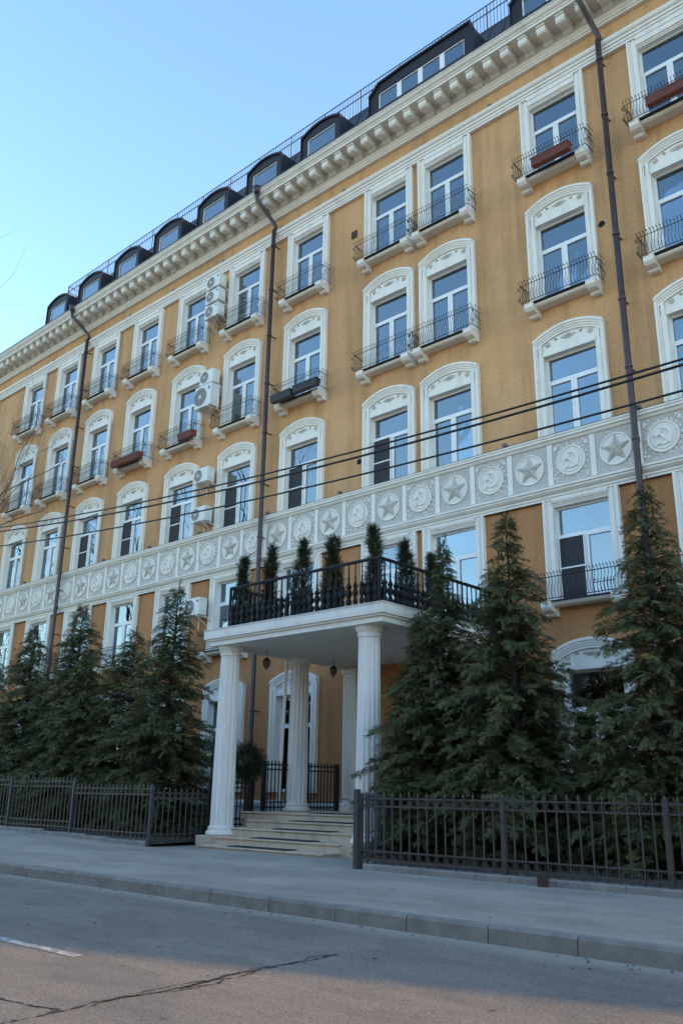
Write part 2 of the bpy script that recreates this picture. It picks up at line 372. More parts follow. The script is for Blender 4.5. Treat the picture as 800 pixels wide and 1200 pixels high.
# ------------------------------------------------------------------ the building
WALL_Y = 0.10
CL = [-7.68,-11.32,-15.45,-17.92,-21.97,-25.53,-29.00,-32.46,-35.90,-39.34,-42.76]     # outer left edges of the window surrounds
CL = CL+[-4.2,-0.7,2.8,6.3,-49.7,-53.2,-56.7]
SW = 2.20; JW = 0.285
ROWS = {5: dict(z0=19.57, z1=22.31, top=22.66, arch=False), 4: dict(z0=15.15, z1=17.88, top=18.45, arch=True), 3: dict(z0=10.92, z1=13.43, top=13.98, arch=True),
        2: dict(z0=6.25, z1=8.86, top=9.06, arch=False), 1: dict(z0=1.35, z1=4.42, top=4.90, arch=True)}
bld = empty('apartment_building', (0,0,0), 'long ochre and orange apartment building with white window surrounds, sculpted frieze and dark mansard roof', 'building')
XL, XR = -64.0, 36.0
ops = []
for i, xl in enumerate(CL):
    for rw, d in ROWS.items():
        if rw == 1 and i in (2, 3): continue
        ops.append((xl+JW, xl+SW-JW, d['z0'], d['z1']))
ops.append((-16.75, -14.45, 0.83, 4.1))     # entrance
def wall_with_holes(z_lo, z_hi, name, mat):
    o2 = [o for o in ops if o[2] >= z_lo-0.01 and o[3] <= z_hi+0.01]
    xs = sorted(set([XL, XR]+[v for o in o2 for v in o[:2]])); zs = sorted(set([z_lo, z_hi]+[v for o in o2 for v in o[2:]]))
    vi = {}; m_ = MB()
    def V(i, j):
        if (i, j) not in vi: vi[(i, j)] = len(m_.v); m_.v.append((xs[i], WALL_Y, zs[j]))
        return vi[(i, j)]
    for i in range(len(xs)-1):
        for j in range(len(zs)-1):
            cx_, cz_ = (xs[i]+xs[i+1])/2, (zs[j]+zs[j+1])/2
            if any(o[0] < cx_ < o[1] and o[2] < cz_ < o[3] for o in o2): continue
            m_.f.append((V(i, j), V(i+1, j), V(i+1, j+1), V(i, j+1))); m_.m.append(0)
    me = bpy.data.meshes.new(name); me.from_pydata(m_.v, [], m_.f); me.update()
    o = put(name, me, mat, bld); return o
up = wall_with_holes(9.06, 24.2, 'wall', 'wall'); up['label'] = 'ochre painted brick wall of the upper storeys'
lo = wall_with_holes(-0.1, 9.06, 'wall', 'wall_low'); lo['label'] = 'orange painted brick wall of the two lower storeys'
g = MB(); g.box(XL, XL+.3, .1, 16, -.2, 24.7); g.box(XR-.3, XR, .1, 16, -.2, 24.7); g.box(XL, XR, 15.7, 16, -.2, 24.7); g.box(XL+.3, XR-.3, .1, 15.7, 24.45, 24.7)
g.build('end_wall', 'wall', bld)
# plinth with moulding
g = MB()
def plinth_run(x0, x1):
    g.prism([(.1,-.05),(-.06,-.05),(-.06,.86),(-.10,.90),(-.10,1.0),(-.02,1.06),(.1,1.08)], 'x', x0, x1)
for a, b in ((XL, -18.5), (-12.7, XR)): plinth_run(a, b)
g.prism([(.1,.83),(-.03,.83),(-.03,1.5),(-.05,1.52),(-.05,1.58),(.1,1.62)], 'x', -17.9, -16.95); g.prism([(.1,.83),(-.03,.83),(-.03,1.5),(-.05,1.52),(-.05,1.58),(.1,1.62)], 'x', -14.25, -12.7)
g.build('plinth', 'stone', bld)

# window masters ------------------------------------------------------
HW = SW/2-JW
def arc_pts(hw, z, rise_, n=14):
    R = (hw*hw+rise_*rise_)/(2*rise_); cz = z+rise_-R; a0 = math.asin(hw/R)
    return [(R*math.sin(-a0+2*a0*i/n), cz+R*math.cos(-a0+2*a0*i/n)) for i in range(n+1)]
def make_surround(d):
    m_ = MB(); z0, z1, top = d['z0'], d['z1'], d['top']; H = SW/2; zb = z0-(0.0 if d['z0'] in (10.92,) else 0.02)
    # reveal to the pvc frame
    for s in (-1, 1):
        a, b = s*HW, s*H
        x0, x1 = min(a, b), max(a, b)
        m_.box(x0, x1, 0.02, 0.29, zb, top if not d['arch'] else z1+.02)             # jamb body with reveal
        # fluted face: outer fillet, field and inner bead
        xa, xb = (s*(H-0.07), s*H); m_.box(min(xa, xb), max(xa, xb), -0.035, 0.11, zb, top)
        xa, xb = (s*(H-0.115), s*(H-0.075)); m_.box(min(xa, xb), max(xa, xb), -0.012, 0.03, zb, top-(0.1 if d['arch'] else 0))
        xa, xb = (s*(H-0.245), s*(H-0.155)); m_.box(min(xa, xb), max(xa, xb), 0.0, 0.03, zb, top-(0.12 if d['arch'] else 0))
        xa, xb = (s*(HW), s*(HW+0.045)); m_.box(min(xa, xb), max(xa, xb), 0.005, 0.03, zb, z1)
    m_.box(-HW, HW, 0.06, 0.29, z1, z1+0.05)                                       # head reveal
    if d['arch']:
        rise_ = 0.31
        outer = arc_pts(H, top, rise_)
        bands = [(0.0, 0.075, -0.075), (0.075, 0.14, -0.045), (0.14, 0.20, -0.02), (0.20, 0.27, 0.005)]
        for o0, o1, yf in bands:
            pa = [(x*(H-o0*.3)/H, z-o0) for x, z in outer]; pb = [(x*(H-o1*.3)/H, z-o1) for x, z in outer]
            m_.strip(pa, pb, yf, 0.11)
    else:
        m_.box(-HW, HW, 0.03, 0.29, z1+0.05, top+0.05); m_.box(-HW, HW, -0.01, 0.029, z1+0.10, top-.06); m_.box(-HW, HW, -.03, .03, top-.06, top+.02)
    return m_.mesh('window_surround')
def make_tymp(d):
    m_ = MB(); H = SW/2-0.03; top = d['top']; arc = [(x, z-0.24) for x, z in arc_pts(SW/2-.06, top, 0.31)]
    pb = [(x, d['z1']+0.02) for x, z in arc]
    m_.strip(arc, pb, 0.055, 0.12)
    # sunken panel border: bottom fillet
    m_.box(-HW-.02, HW+.02, 0.02, 0.06, d['z1']+0.0, d['z1']+0.10)
    return m_.mesh('tympanum')
def make_ornament(d):
    m_ = MB(); zc = (d['z1']+d['top'])/2+0.17
    def rhomb(w, h, y):
        vs_ = [(-w,y+.03,zc),(-w*.5,y+.02,zc+h*.45),(0,y+.03,zc+h),(w*.5,y+.02,zc+h*.45),(w,y+.03,zc),(w*.5,y+.02,zc-h*.45),(0,y+.03,zc-h),(-w*.5,y+.02,zc-h*.45),(0,y-.03,zc)]
        m_.add(vs_, [(i, (i+1) % 8, 8) for i in range(8)])
    rhomb(0.33, 0.12, 0.035); rhomb(0.17, 0.055, 0.015)
    for s in (-1, 1):
        for q in range(3): m_.add([(s*.33,.05,zc),(s*(.42+.03*q),.05,zc-.05+.05*q),(s*.40,.02,zc-.02+.03*q)], [(0,1,2)])
        cx_, cz_ = s*0.66, zc-0.09
        for rr, yy in ((0.078, 0.035), (0.045, 0.02)):
            n = 12; vs_ = [(cx_+rr*math.cos(2*math.pi*i/n), yy, cz_+rr*math.sin(2*math.pi*i/n)) for i in range(n)]
            vs2 = [(x, 0.058, z) for x, y, z in vs_]
            m_.add(vs_+vs2, [tuple(range(n))]+[(i, (i+1) % n, (i+1) % n+n, i+n) for i in range(n)])
    return m_.mesh('ornament')
YF = 0.21
def make_frame(d):
    m_ = MB(); z0, z1 = d['z0'], d['z1']; H = z1-z0; zt = z0+H*0.685; b = 0.06
    m_.box(-HW, -HW+b, YF, YF+.08, z0, z1); m_.box(HW-b, HW, YF, YF+.08, z0, z1); m_.box(-HW+b, HW-b, YF, YF+.08, z1-b, z1); m_.box(-HW+b, HW-b, YF, YF+.08, z0, z0+b)
    m_.box(-HW+b, HW-b, YF-.005, YF+.08, zt-.05, zt+.05)
    m_.box(-.045, .045, YF-.004, YF+.079, z0+b, zt-.05)
    # sash frames, slightly proud
    s_ = 0.055; yy = YF-0.018
    for (xa, xb, za, zb) in ((-HW+b*.6, -.035, z0+b*.6, zt-.035), (.035, HW-b*.6, z0+b*.6, zt-.035)):
        m_.box(xa, xa+s_, yy, YF+.06, za, zb); m_.box(xb-s_, xb, yy, YF+.06, za, zb); m_.box(xa+s_, xb-s_, yy, YF+.06, zb-s_, zb); m_.box(xa+s_, xb-s_, yy, YF+.06, za, za+s_)
    m_.box(-HW, HW, YF-.1, YF, z0-.01, z0+.025)      # sill strip
    return m_.mesh('window')
def pane_quad(xa, xb, za, zb, y):
    return MB().box(xa, xb, y, y+.004, za, zb).mesh('pane')
meshes = {}
for rw, d in ROWS.items():
    zt = d['z0']+(d['z1']-d['z0'])*0.685; b = .06
    q = dict(frame=make_frame(d), surround=make_surround(d))
    if d['arch']: q['tymp'] = make_tymp(d); q['orn'] = make_ornament(d)
    q['panes'] = [pane_quad(-HW+b, HW-b, zt+.05, d['z1']-b, YF+.04), pane_quad(-HW+.09, -.09, d['z0']+.09, zt-.09, YF+.03), pane_quad(.09, HW-.09, d['z0']+.09, zt-.09, YF+.03)]
    m_ = MB(); m_.add([(-HW-.5,.30,d['z0']-.4),(HW+.5,.30,d['z0']-.4),(HW+.5,.30,d['z1']+.3),(-HW-.5,.30,d['z1']+.3),(-HW-.5,2.4,d['z0']-.4),(HW+.5,2.4,d['z0']-.4),(HW+.5,2.4,d['z1']+.3),(-HW-.5,2.4,d['z1']+.3)],
                      [(4,5,6,7),(0,1,5,4),(3,2,6,7),(0,3,7,4),(1,2,6,5)])
    q['room'] = m_.mesh('room_interior')
    def curt(xa, xb):
        n = 24; vs_ = []
        for i in range(n+1):
            x = xa+(xb-xa)*i/n; y = .46+.03*math.sin(i*1.9)
            vs_ += [(x, y, d['z0']+.02), (x, y, d['z1']+.05)]
        return MB().add(vs_, [(2*i, 2*i+2, 2*i+3, 2*i+1) for i in range(n)]).mesh('curtain')
    q['curt'] = [curt(-HW, -.25), curt(.2, HW), curt(-HW, HW)]
    q['blind'] = MB().box(-HW+.05, HW-.05, .40, .42, zt-.1, d['z1']+.02).mesh('roller_blind')
    q['screen'] = MB().box(-HW+.045, -.03, YF-.036, YF-.024, d['z0']+.05, zt-.04).mesh('insect_screen')
    f = .028; xa, xb, za, zb = -HW+.04, -.025, d['z0']+.045, zt-.035; zm = (za+zb)/2
    sf = MB(); sf.box(xa, xa+f, YF-.05, YF-.022, za, zb); sf.box(xb-f, xb, YF-.05, YF-.022, za, zb); sf.box(xa+f, xb-f, YF-.05, YF-.022, za, za+f); sf.box(xa+f, xb-f, YF-.05, YF-.022, zb-f, zb); sf.box(xa+f, xb-f, YF-.05, YF-.022, zm-.02, zm+.02)
    q['sframe'] = sf.mesh('screen_frame')
    meshes[rw] = q
SCREEN = {(3, 3), (3, 4), (3, 5), (3, 6), (3, 7), (3, 8), (2, 1)}
for i, xl in enumerate(CL):
    cx_ = xl+SW/2
    for rw, d in ROWS.items():
        if rw == 1 and i in (2, 3): continue
        q = meshes[rw]
        w = put('window', q['frame'], 'pvc', bld, (cx_, 0, 0))
        put('window_surround', q['surround'], 'white', w)
        if d['arch']:
            t_ = put('tympanum', q['tymp'], 'white', w); put('ornament', q['orn'], 'orn', w)
        for pm in q['panes']:
            p_ = put('pane', pm, 'glass', w); zc = d['z0']
            p_.rotation_euler = (0, 0, R_(random.gauss(0, .5)))
        put('room_interior', q['room'], 'room', w)
        r = random.random()
        if r < .22: put('curtain', q['curt'][0], 'curtain', w); put('curtain', q['curt'][1], 'curtain', w)
        elif r < .30: put('curtain', q['curt'][2], 'curtain', w)
        elif r < .45: put('roller_blind', q['blind'], 'blind', w)
        elif r < .65: put('curtain', q['curt'][random.randrange(2)], 'curtain', w)
        if (rw, i) in SCREEN:
            s_ = put('insect_screen', q['screen'], 'screen', w); put('screen_frame', q['sframe'], 'pvc', w)

# balconies -----------------------------------------------------------
def belly_bar(m_, px, py, dx, dy, z0, h, r=0.0085, curl=True):
    prof = [(0.0, 0.0), (0.055, 0.13), (0.075, 0.27), (0.045, 0.45), (-0.01, 0.62), (-0.015, 0.78), (0.01, 0.92), (0.04, 1.0)]
    if curl: prof += [(0.075, 1.03), (0.095, 0.985), (0.07, .955)]
    m_.tube([(px+dx*o, py+dy*o, z0+h*t) for o, t in prof], r, 4, cap=False)
def make_railing(hw, y_f, h):
    m_ = MB(); n = int(2*hw/0.092)
    for i in range(n+1): belly_bar(m_, -hw+2*hw*i/n, y_f, 0, -1, 0.05, h)
    for s in (-1, 1):
        for k in range(1, 5): belly_bar(m_, s*hw, y_f+k*(0.08-y_f)/5, s, 0, 0.05, h)
        for t in (0.06, h*.93): m_.tube([(s*hw, y_f, t), (s*hw, .08, t)], 0.013, 4)
        m_.ring((s*(hw+.05), y_f-.01, h*.78), .045, .010, 'x', 10); m_.ring((s*(hw+.05), y_f-.01, h*.25), .05, .010, 'x', 10)
    for t in (0.06, h*.93): m_.tube([(-hw-.01, y_f, t), (hw+.01, y_f, t)], 0.013, 4)
    m_.box(-hw+.1, hw-.1, -.36, -.20, .006, .020)
    return m_.mesh('railing')
def make_ledge(hw):
    m_ = MB(); m_.prism([(.12,-.06),(-.20,-.06),(-.245,-.03),(-.26,.0),(-.26,.03),(-.235,.045),(.12,.05)], 'x', -hw+.02, hw-.02)
    return m_.mesh('balcony')
def make_bracket():
    return MB().prism([(.12,-.30),(-.06,-.30),(-.10,-.27),(-.12,-.22),(-.20,-.215),(-.30,-.18),(-.355,-.12),(-.35,-.10),(-.375,-.095),(-.38,.055),(.12,.06)], 'x', -.145, .145).mesh('bracket')
br_m = make_bracket(); led_m = make_ledge(1.12); rail_m = make_railing(1.20, -.40, .68)
rail_r = rail_m.copy()
BALC = {5: 19.47, 4: 15.05, 2: 6.14}
for rw, zb in BALC.items():
    for i, xl in enumerate(CL):
        if rw == 2 and i in (2, 3, 4): continue
        bx = put('balcony', led_m, 'plaster', bld, (xl+SW/2, 0, zb))
        for s in (-1, 1): put('bracket', br_m, 'plaster', bx, (s*.98, 0, 0))
        put('railing', rail_m if (i*3+rw) % 3 else rail_r, 'iron' if (i*3+rw) % 3 else 'rust_iron', bx, (0, 0, .05))

# frieze --------------------------------------------------------------
g = MB()
g.box(XL, XR, 0.03, .11, 9.06, 10.9)
g.prism([(.11,10.68),(0.0,10.68),(-.03,10.70),(-.06,10.76),(-.11,10.78),(-.11,10.84),(-.14,10.86),(-.14,10.905),(.11,10.915)], 'x', XL, XR)
g.prism([(.11,9.06),(-.02,9.06),(-.02,9.12),(-.05,9.13),(-.05,9.19),(-.09,9.21),(-.15,9.27),(-.15,9.31),(-.19,9.33),(-.19,9.385),(-.06,9.43),(.11,9.47)], 'x', XL, XR)
g.build('frieze_band', 'white', bld)
g = MB(); g.add([(XL,-.145,10.921),(XR,-.145,10.921),(XR,.1,10.93),(XL,.1,10.93),(XL,-.145,10.907),(XR,-.145,10.907)], [(0,1,2,3),(4,5,1,0)]); g.build('frieze_flashing', 'roof', bld)
PP = 1.284; ZC = 10.075; PH = 0.59; PWD = PP/2-0.085
sep = MB().bbox(-.075, .075, -.012, .04, 9.475, 10.672, .012).mesh('frieze_separator')
panel_me = MB().box(-PWD-.005, PWD+.005, 0.012, .04, -PH, PH).mesh('frieze_panel')
def disc(m_, r, y0, y1, n=28, c=(0, 0), r2=None):
    r2 = r2 or r
    vs_ = [(c[0]+r*math.cos(2*math.pi*i/n), y0, c[1]+r*math.sin(2*math.pi*i/n)) for i in range(n)]+[(c[0]+r2*math.cos(2*math.pi*i/n), y1, c[1]+r2*math.sin(2*math.pi*i/n)) for i in range(n)]
    m_.add(vs_, [tuple(range(n))]+[(i, (i+1) % n, (i+1) % n+n, i+n) for i in range(n)])
def leaf(m_, x, z, ang, L, W, y=-.005):
    c, s = math.cos(ang), math.sin(ang)
    P = lambda u, v, yy: (x+u*c-v*s, yy, z+u*s+v*c)
    m_.add([P(0,0,.012), P(L*.45,W,.008), P(L,0,.010), P(L*.45,-W,.008), P(L*.45,0,y-.022)], [(0,1,4),(1,2,4),(2,3,4),(3,0,4)])
# star panel pieces
m_ = MB(); disc(m_, .43, -.006, .013); star_disc = m_.mesh('medallion')
m_ = MB(); m_.ring((0,-.006,0), .43, .028, 'y', 32, 6); star_ring = m_.mesh('medallion_ring')
m_ = MB(); pts = []
for i in range(10):
    a = math.pi/2+i*math.pi/5; r = .43 if i % 2 == 0 else .175
    pts.append((r*math.cos(a), -.020 if i % 2 == 0 else -.028, r*math.sin(a)))
m_.add(pts+[(0,-.125,0)]+[(x, -.010, z) for x, y, z in pts], [(i, (i+1) % 10, 10) for i in range(10)]+[(i, (i+1) % 10, (i+1) % 10+11, i+11) for i in range(10)])
star_me = m_.mesh('star')
# hammer and sickle panel pieces
m_ = MB(); disc(m_, .40, -.012, .013); disc(m_, .33, -.022, -.010); em_disc = m_.mesh('medallion')
m_ = MB(); m_.ring((0,-.015,0), .405, .03, 'y', 32, 6); m_.ring((0,-.018,0), .325, .016, 'y', 32, 5); em_ring = m_.mesh('medallion_ring')
m_ = MB()
oa, ia = [], []
n = 16
for i in range(n+1):      # sickle blade: from lower left round the right to a point at upper left
    a = R_(-118)+R_(232)*i/n; t = i/n
    ro = .235; wdt = .015+.062*math.sin(math.pi*(t*.85+.12))**1.0
    if i == n: wdt = .004
    oa.append((ro*math.cos(a)+.01, ro*math.sin(a)+.01)); ia.append(((ro-wdt)*math.cos(a)+.01, (ro-wdt)*math.sin(a)+.01))
m_.strip(oa, ia, -.058, -.015)
hx, hz = oa[0]; m_.strip([(hx+.03, hz+.05), (hx-.10, hz-.06)], [(hx+.0, hz+.09), (hx-.135, hz-.02)], -.058, -.015)   # sickle handle
def rot2(p, a): return (p[0]*math.cos(a)-p[1]*math.sin(a), p[0]*math.sin(a)+p[1]*math.cos(a))
A_ = R_(45)
def slab2(x0, x1, z0, z1, y0):
    q = [rot2(p, A_) for p in ((x0, z0), (x1, z0), (x1, z1), (x0, z1))]
    m_.prism(q, 'y', y0, -.015)
slab2(-.028, .028, -.27, .17, -.066); slab2(-.115, .085, .105, .215, -.074)
em_me = m_.mesh('hammer_and_sickle')
m_ = MB(); wreath_me = []
for s in (-1, 1):
    for k in range(9):
        a = R_(-80)+R_(150)*k/8; rr = .455
        x, z = rr*math.cos(a), rr*math.sin(a)
        leaf(m_, s*x, z, (a+R_(80)) if s > 0 else math.pi-(a+R_(80)), .14, .035); 
        leaf(m_, s*x*.99, z, (a+R_(60)) if s > 0 else math.pi-(a+R_(60)), .11, .03)
    for (x, z, an) in ((.42,.42,60),(.45,.36,20),(.38,.46,110),(.46,-.30,-30),(.42,-.40,-70),(.47,-.42,-10)):
        leaf(m_, s*x, z, R_(an) if s > 0 else math.pi-R_(an), .12, .04)
    disc(m_, .05, -.02, .012, 10, (s*.46, .43)); wreath_me.append(m_.mesh('laurel_branch')); m_ = MB()
k = -30
while True:
    x = -9.09+PP*k
    k += 1
    if x > 9: break
    if x < -46.5: continue
    is_star = (k-1) % 2 == 0
    p_ = put('frieze_panel', panel_me, 'relief', bld, (x, 0, ZC))
    put('frieze_separator', sep, 'white', bld, (x+PP/2, 0, 0))
    if is_star:
        put('medallion', star_disc, 'plaster', p_); put('medallion_ring', star_ring, 'white', p_, smooth=True); put('star', star_me, 'star', p_)
    else:
        put('medallion', em_disc, 'plaster', p_); put('medallion_ring', em_ring, 'white', p_, smooth=True); put('hammer_and_sickle', em_me, 'white', p_); [put('laurel_branch', w_, 'plaster', p_) for w_ in wreath_me]

# string course and cornice -------------------------------------------
g = MB(); g.prism([(.11,22.68),(-.03,22.68),(-.03,22.76),(-.06,22.77),(-.06,22.86),(-.10,22.87),(-.10,22.95),(-.15,22.98),(-.18,23.05),(-.18,23.10),(.11,23.15)], 'x', XL, XR); g.build('string_course', 'white', bld)
g = MB()
g.prism([(.11,23.86),(-.02,23.86),(-.02,23.92),(-.06,23.94),(-.06,23.99),(-.12,24.06),(-.12,24.11),(.11,24.11)], 'x', XL, XR)
g.box(XL, XR, -.05, .11, 24.105, 24.56)
cor = g.build('cornice', 'plaster', bld)
g = MB()
g.prism([(.11,24.50),(-.80,24.50),(-.80,24.60),(-.83,24.61),(-.83,24.66),(-.88,24.69),(-.92,24.76),(-.92,24.80),(-.95,24.81),(-.95,24.855),(.11,24.86)], 'x', XL, XR); g.build('corona', 'plaster', bld)
mod_me = MB().prism([(-.04,24.13),(-.14,24.11),(-.22,24.13),(-.27,24.20),(-.34,24.23),(-.50,24.20),(-.58,24.17),(-.66,24.20),(-.70,24.27),(-.70,24.42),(-.74,24.43),(-.74,24.495),(-.04,24.495)], 'x', -.15, .15).mesh('modillion')
x = 8.0; kk = 0
while x > -47:
    put('modillion', mod_me, 'plaster', cor, (x, 0, 0)); x -= 0.668; kk += 1
# gutter flashing
g = MB(); g.prism([(-.97,24.862),(-.97,24.90),(-.60,24.98),(.0,25.0),(.0,24.862)], 'x', XL, XR); g.build('eaves_flashing', 'roof', bld)

# mansard roof
MX0, MX1 = -42.3, 36.0
g = MB(); g.prism([(-.30,24.99),(.95,27.55),(1.0,27.75),(1.2,27.78),(9,28.6),(15.8,26.5),(15.8,24.7),(.2,24.7)], 'x', MX0, MX1); g.prism([(-.25,24.985),(.8,25.25),(9,26.1),(15.8,25.2),(15.8,24.7),(.2,24.7)], 'x', XL, MX0)
roof = g.build('mansard_roof', 'roof', bld)
sm = MB().tube([(0,-.32,25.0),(0,.93,27.56)], .016, 4).mesh('roof_seam')
x = MX0+.4
while x < 6: put('roof_seam', sm, 'roof', roof, (x, 0, 0)); x += .62
# roof railing
g = MB()
for t in (27.80, 28.55, 28.92): g.tube([(MX0+.9, 1.02, t), (MX1-.5, 1.02, t)], .022, 5)
for t in (28.55, 28.92): g.tube([(MX0+.9, 1.02, t), (MX0+.9, 3.2, t)], .022, 5)
x = MX0+.9; i = 0
while x < 10:
    g.tube([(x, 1.02, 27.74), (x, 1.02, 28.92)], .03 if i % 14 == 0 else .013, 4); x += .145; i += 1
for k in range(14): g.tube([(MX0+.9, 1.1+.15*k, 27.8), (MX0+.9, 1.1+.15*k, 28.92)], .013, 4)
rr_ = g.build('roof_railing', 'iron', bld)
# dormers
def make_dormer(hw, wx0, wx1, zb, wz0, wz1, spring, rise_, npane):
    # front at y=-.22, running back into the roof
    out = {}
    m_ = MB(); arc = arc_pts(hw, spring, rise_, 12)
    y0 = -.22
    m_.box(-hw, wx0, y0, 2.2, zb, spring); m_.box(wx1, hw, y0, 2.2, zb, spring); m_.box(wx0, wx1, y0, .2, zb, wz0)
    pa = arc; pb = [(x, wz1) if wx0 <= x <= wx1 else (x, spring-.002) for x, z in arc]
    # tympanum: explicit polygon columns
    xs = sorted(set([-hw, hw, wx0, wx1]+[x for x, z in arc]))
    R = (hw*hw+rise_*rise_)/(2*rise_); cz = spring+rise_-R
    if npane > 1: xs = sorted(set(xs+[-hw*.8, hw*.93]))
    def ztop(x):
        if npane == 1: return cz+math.sqrt(max(0, R*R-x*x))
        return spring+rise_*min(1, (x+hw)/(hw*.2)*.85 if x < -hw*.8 else (.85+.15*min(1, (x+hw*.8)/(hw*.5)) if x < hw*.93 else (hw-x)/(hw*.07)))
    top = [(x, ztop(x)) for x in xs]; bot = [(x, wz1 if wx0-1e-6 <= x <= wx1+1e-6 else spring-.003) for x in xs]
    m_.strip(top, bot, y0+.002, 2.2)
    # projecting hood edge
    m_.strip([(x*1.03, z+.03) for x, z in top], [(x*1.0, z-.06) for x, z in top], y0-.07, y0+.0)
    for s in (-1, 1): m_.box(min(s*hw, s*(hw+.03)), max(s*hw, s*(hw+.03)), y0-.06, 2.2, zb, spring+.01)
    out['body'] = m_.mesh('dormer')
    f = MB(); yy = y0+.04; b = .045
    f.box(wx0, wx0+b, yy, yy+.07, wz0, wz1); f.box(wx1-b, wx1, yy, yy+.07, wz0, wz1); f.box(wx0+b, wx1-b, yy, yy+.07, wz1-b, wz1); f.box(wx0+b, wx1-b, yy, yy+.07, wz0, wz0+b)
    step = (wx1-wx0)/npane; out['panes'] = []
    for i in range(npane):
        if i: f.box(wx0+i*step-.10, wx0+i*step+.10, yy-.005, yy+.07, wz0+b, wz1-b)
        out['panes'].append(MB().box(wx0+i*step+(.1 if i else b), wx0+(i+1)*step-(.1 if i < npane-1 else b), yy+.03, yy+.034, wz0+b, wz1-b).mesh('pane'))
    out['frame'] = f.mesh('dormer_window')
    out['back'] = MB().add([(wx0,.15,wz0-.2),(wx1,.15,wz0-.2),(wx1,.15,wz1),(wx0,.15,wz1)], [(0,1,2,3)]).mesh('room_interior')
    return out
def place_dormer(q, x):
    o = put('dormer', q['body'], 'dormer', bld, (x, 0, 0)); put('dormer_window', q['frame'], 'pvc', o)
    for p in q['panes']: put('pane', p, 'glass', o)
    put('room_interior', q['back'], 'room', o)
d1 = make_dormer(1.05, -.76, .76, 24.95, 25.80, 26.62, 26.80, .29, 1)
for x in (-20.10,-23.40,-26.75,-30.05,-33.40,-36.70,-39.95): place_dormer(d1, x)
d2 = make_dormer(2.36, -1.95, 1.95, 24.95, 25.86, 26.60, 26.62, .50, 4)
for x in (-15.15, -8.95): place_dormer(d2, x)
for x in (-4.6, -1.3): place_dormer(d1, x)

# downpipes -----------------------------------------------------------
def drainpipe(x, kx):
    m_ = MB()
    m_.tube([(x, -.95, 24.95), (x, -.97, 24.62)], [.20, .10], 12)
    m_.tube([(x, -.97, 24.64), (x+.02, -.93, 24.35), (x+kx*.5, -.55, 23.9), (x+kx, -.17, 23.35), (x+kx, -.17, 23.1)], .085, 10)
    m_.tube([(x+kx, -.24, 23.12), (x+kx, -.24, 10.6), (x+kx, -.24, .35), (x+kx, -.40, .15)], .085, 10)
    o = m_.build('drainpipe', 'pipe', bld, smooth=True)
    z = 22.4; c = MB()
    while z > .8:
        c = MB(); c.lathe([(.095,-.035),(.105,-.03),(.105,.03),(.095,.035)], (0,0,0), 12); c.box(-.02,.02,.09,.36,-.02,.02); c.build('pipe_clamp', 'pipe', o, (x+kx, -.24, z)); z -= 2.05
drainpipe(-22.95, .35); drainpipe(-8.65, .22); drainpipe(-36.9, .55)
drainpipe(4.3, .3)

# small lamps on the frieze and on the string course, vents ------------
fm = MB(); fm.box(-.09,.09,-.16,-.02,.05,.17); fm.box(-.03,.03,-.10,-.04,0,.05); fm.prism([(-.19,.17),(-.16,.17),(-.16,.05),(-.19,.03)], 'x', -.10, .10); flood = fm.mesh('floodlight')
for x in (-12.38,-8.33,-18.85,-22.4,-26.3,-29.6,-33.0,-36.6,-39.9): put('floodlight', flood, 'ac_dark', bld, (x, 0, 10.93)).scale = (.62, .8, .7)
for x in (-12.36,-8.34,-18.89,-22.3,-25.9,-29.4,-32.8,-36.3,-39.8): put('floodlight', flood, 'ac_dark', bld, (x, 0, 23.12)).scale = (.62, .8, .7)
m_ = MB(); m_.box(-.13,.13,.07,.11,-.15,.15); o = m_.build('vent_grille', 'rust', bld, (-18.5, 0, 21.15))
m_ = MB(); m_.ring((0,.09,0), .08, .02, 'y', 16, 5); m_.box(-.07,.07,.095,.11,-.07,.07)
vm = m_.mesh('vent_hole')
for x, z in ((-8.96, 17.03), (-18.15, 12.0)): put('vent_hole', vm, 'black_iron', bld, (x, 0, z))
# chimneys behind the railing, catching the sun
for x, y in ((-27.0, 3.2), (-21.8, 3.6), (-34.5, 4.0)):
    m_ = MB(); m_.bbox(-.45,.45,-.35,.35,27.6,29.05,.02); m_.bbox(-.52,.52,-.42,.42,29.05,29.2,.02); m_.build('chimney', 'brickred', bld, (x, y, 0))
# entrance door
e = MB(); 
for s in (-1, 1): e.bbox(min(s*.01, s*1.1), max(s*.01, s*1.1), .30, .36, .84, 3.35, .01)
e.box(-1.15, 1.15, .29, .37, 3.36, 3.46)
dr = e.build('entrance_door', 'wood', bld, (-15.6, 0, 0))
for s in (-1, 1):
    MB().bbox(min(s*.2, s*.92), max(s*.2, s*.92), .275, .31, 1.9, 3.2, .02).build('door_panel', 'glass', dr); MB().bbox(min(s*.2, s*.92), max(s*.2, s*.92), .28, .31, 1.05, 1.75, .02).build('door_panel', 'wood', dr)
    MB().tube([(s*.08,.24,1.7),(s*.08,.24,2.1)], .02, 8).build('door_handle', 'rust', dr)
MB().box(-1.1, 1.1, .32, .33, 3.46, 4.08).build('fanlight', 'glass', dr)
MB().add([(-1.3,1.6,.7),(1.3,1.6,.7),(1.3,1.6,4.2),(-1.3,1.6,4.2)], [(0,1,2,3)]).build('room_interior', 'room', dr)
q = MB(); outer = arc_pts(1.5, 4.3, .38)
for o0, o1, yf in ((0,.09,-.06),(.09,.2,-.02),(.2,.35,.01)): q.strip([(x*(1.5-o0)/1.5, z-o0) for x, z in outer], [(x*(1.5-o1)/1.5, z-o1) for x, z in outer], yf, .11)
for s in (-1, 1): q.box(min(s*1.15, s*1.5), max(s*1.15, s*1.5), .0, .40, .835, 4.31)
q.strip([(x*.8, z-.35) for x, z in outer], [(x*.8, 4.08) for x, z in outer], .05, .40); q.build('door_surround', 'wall_low', dr)

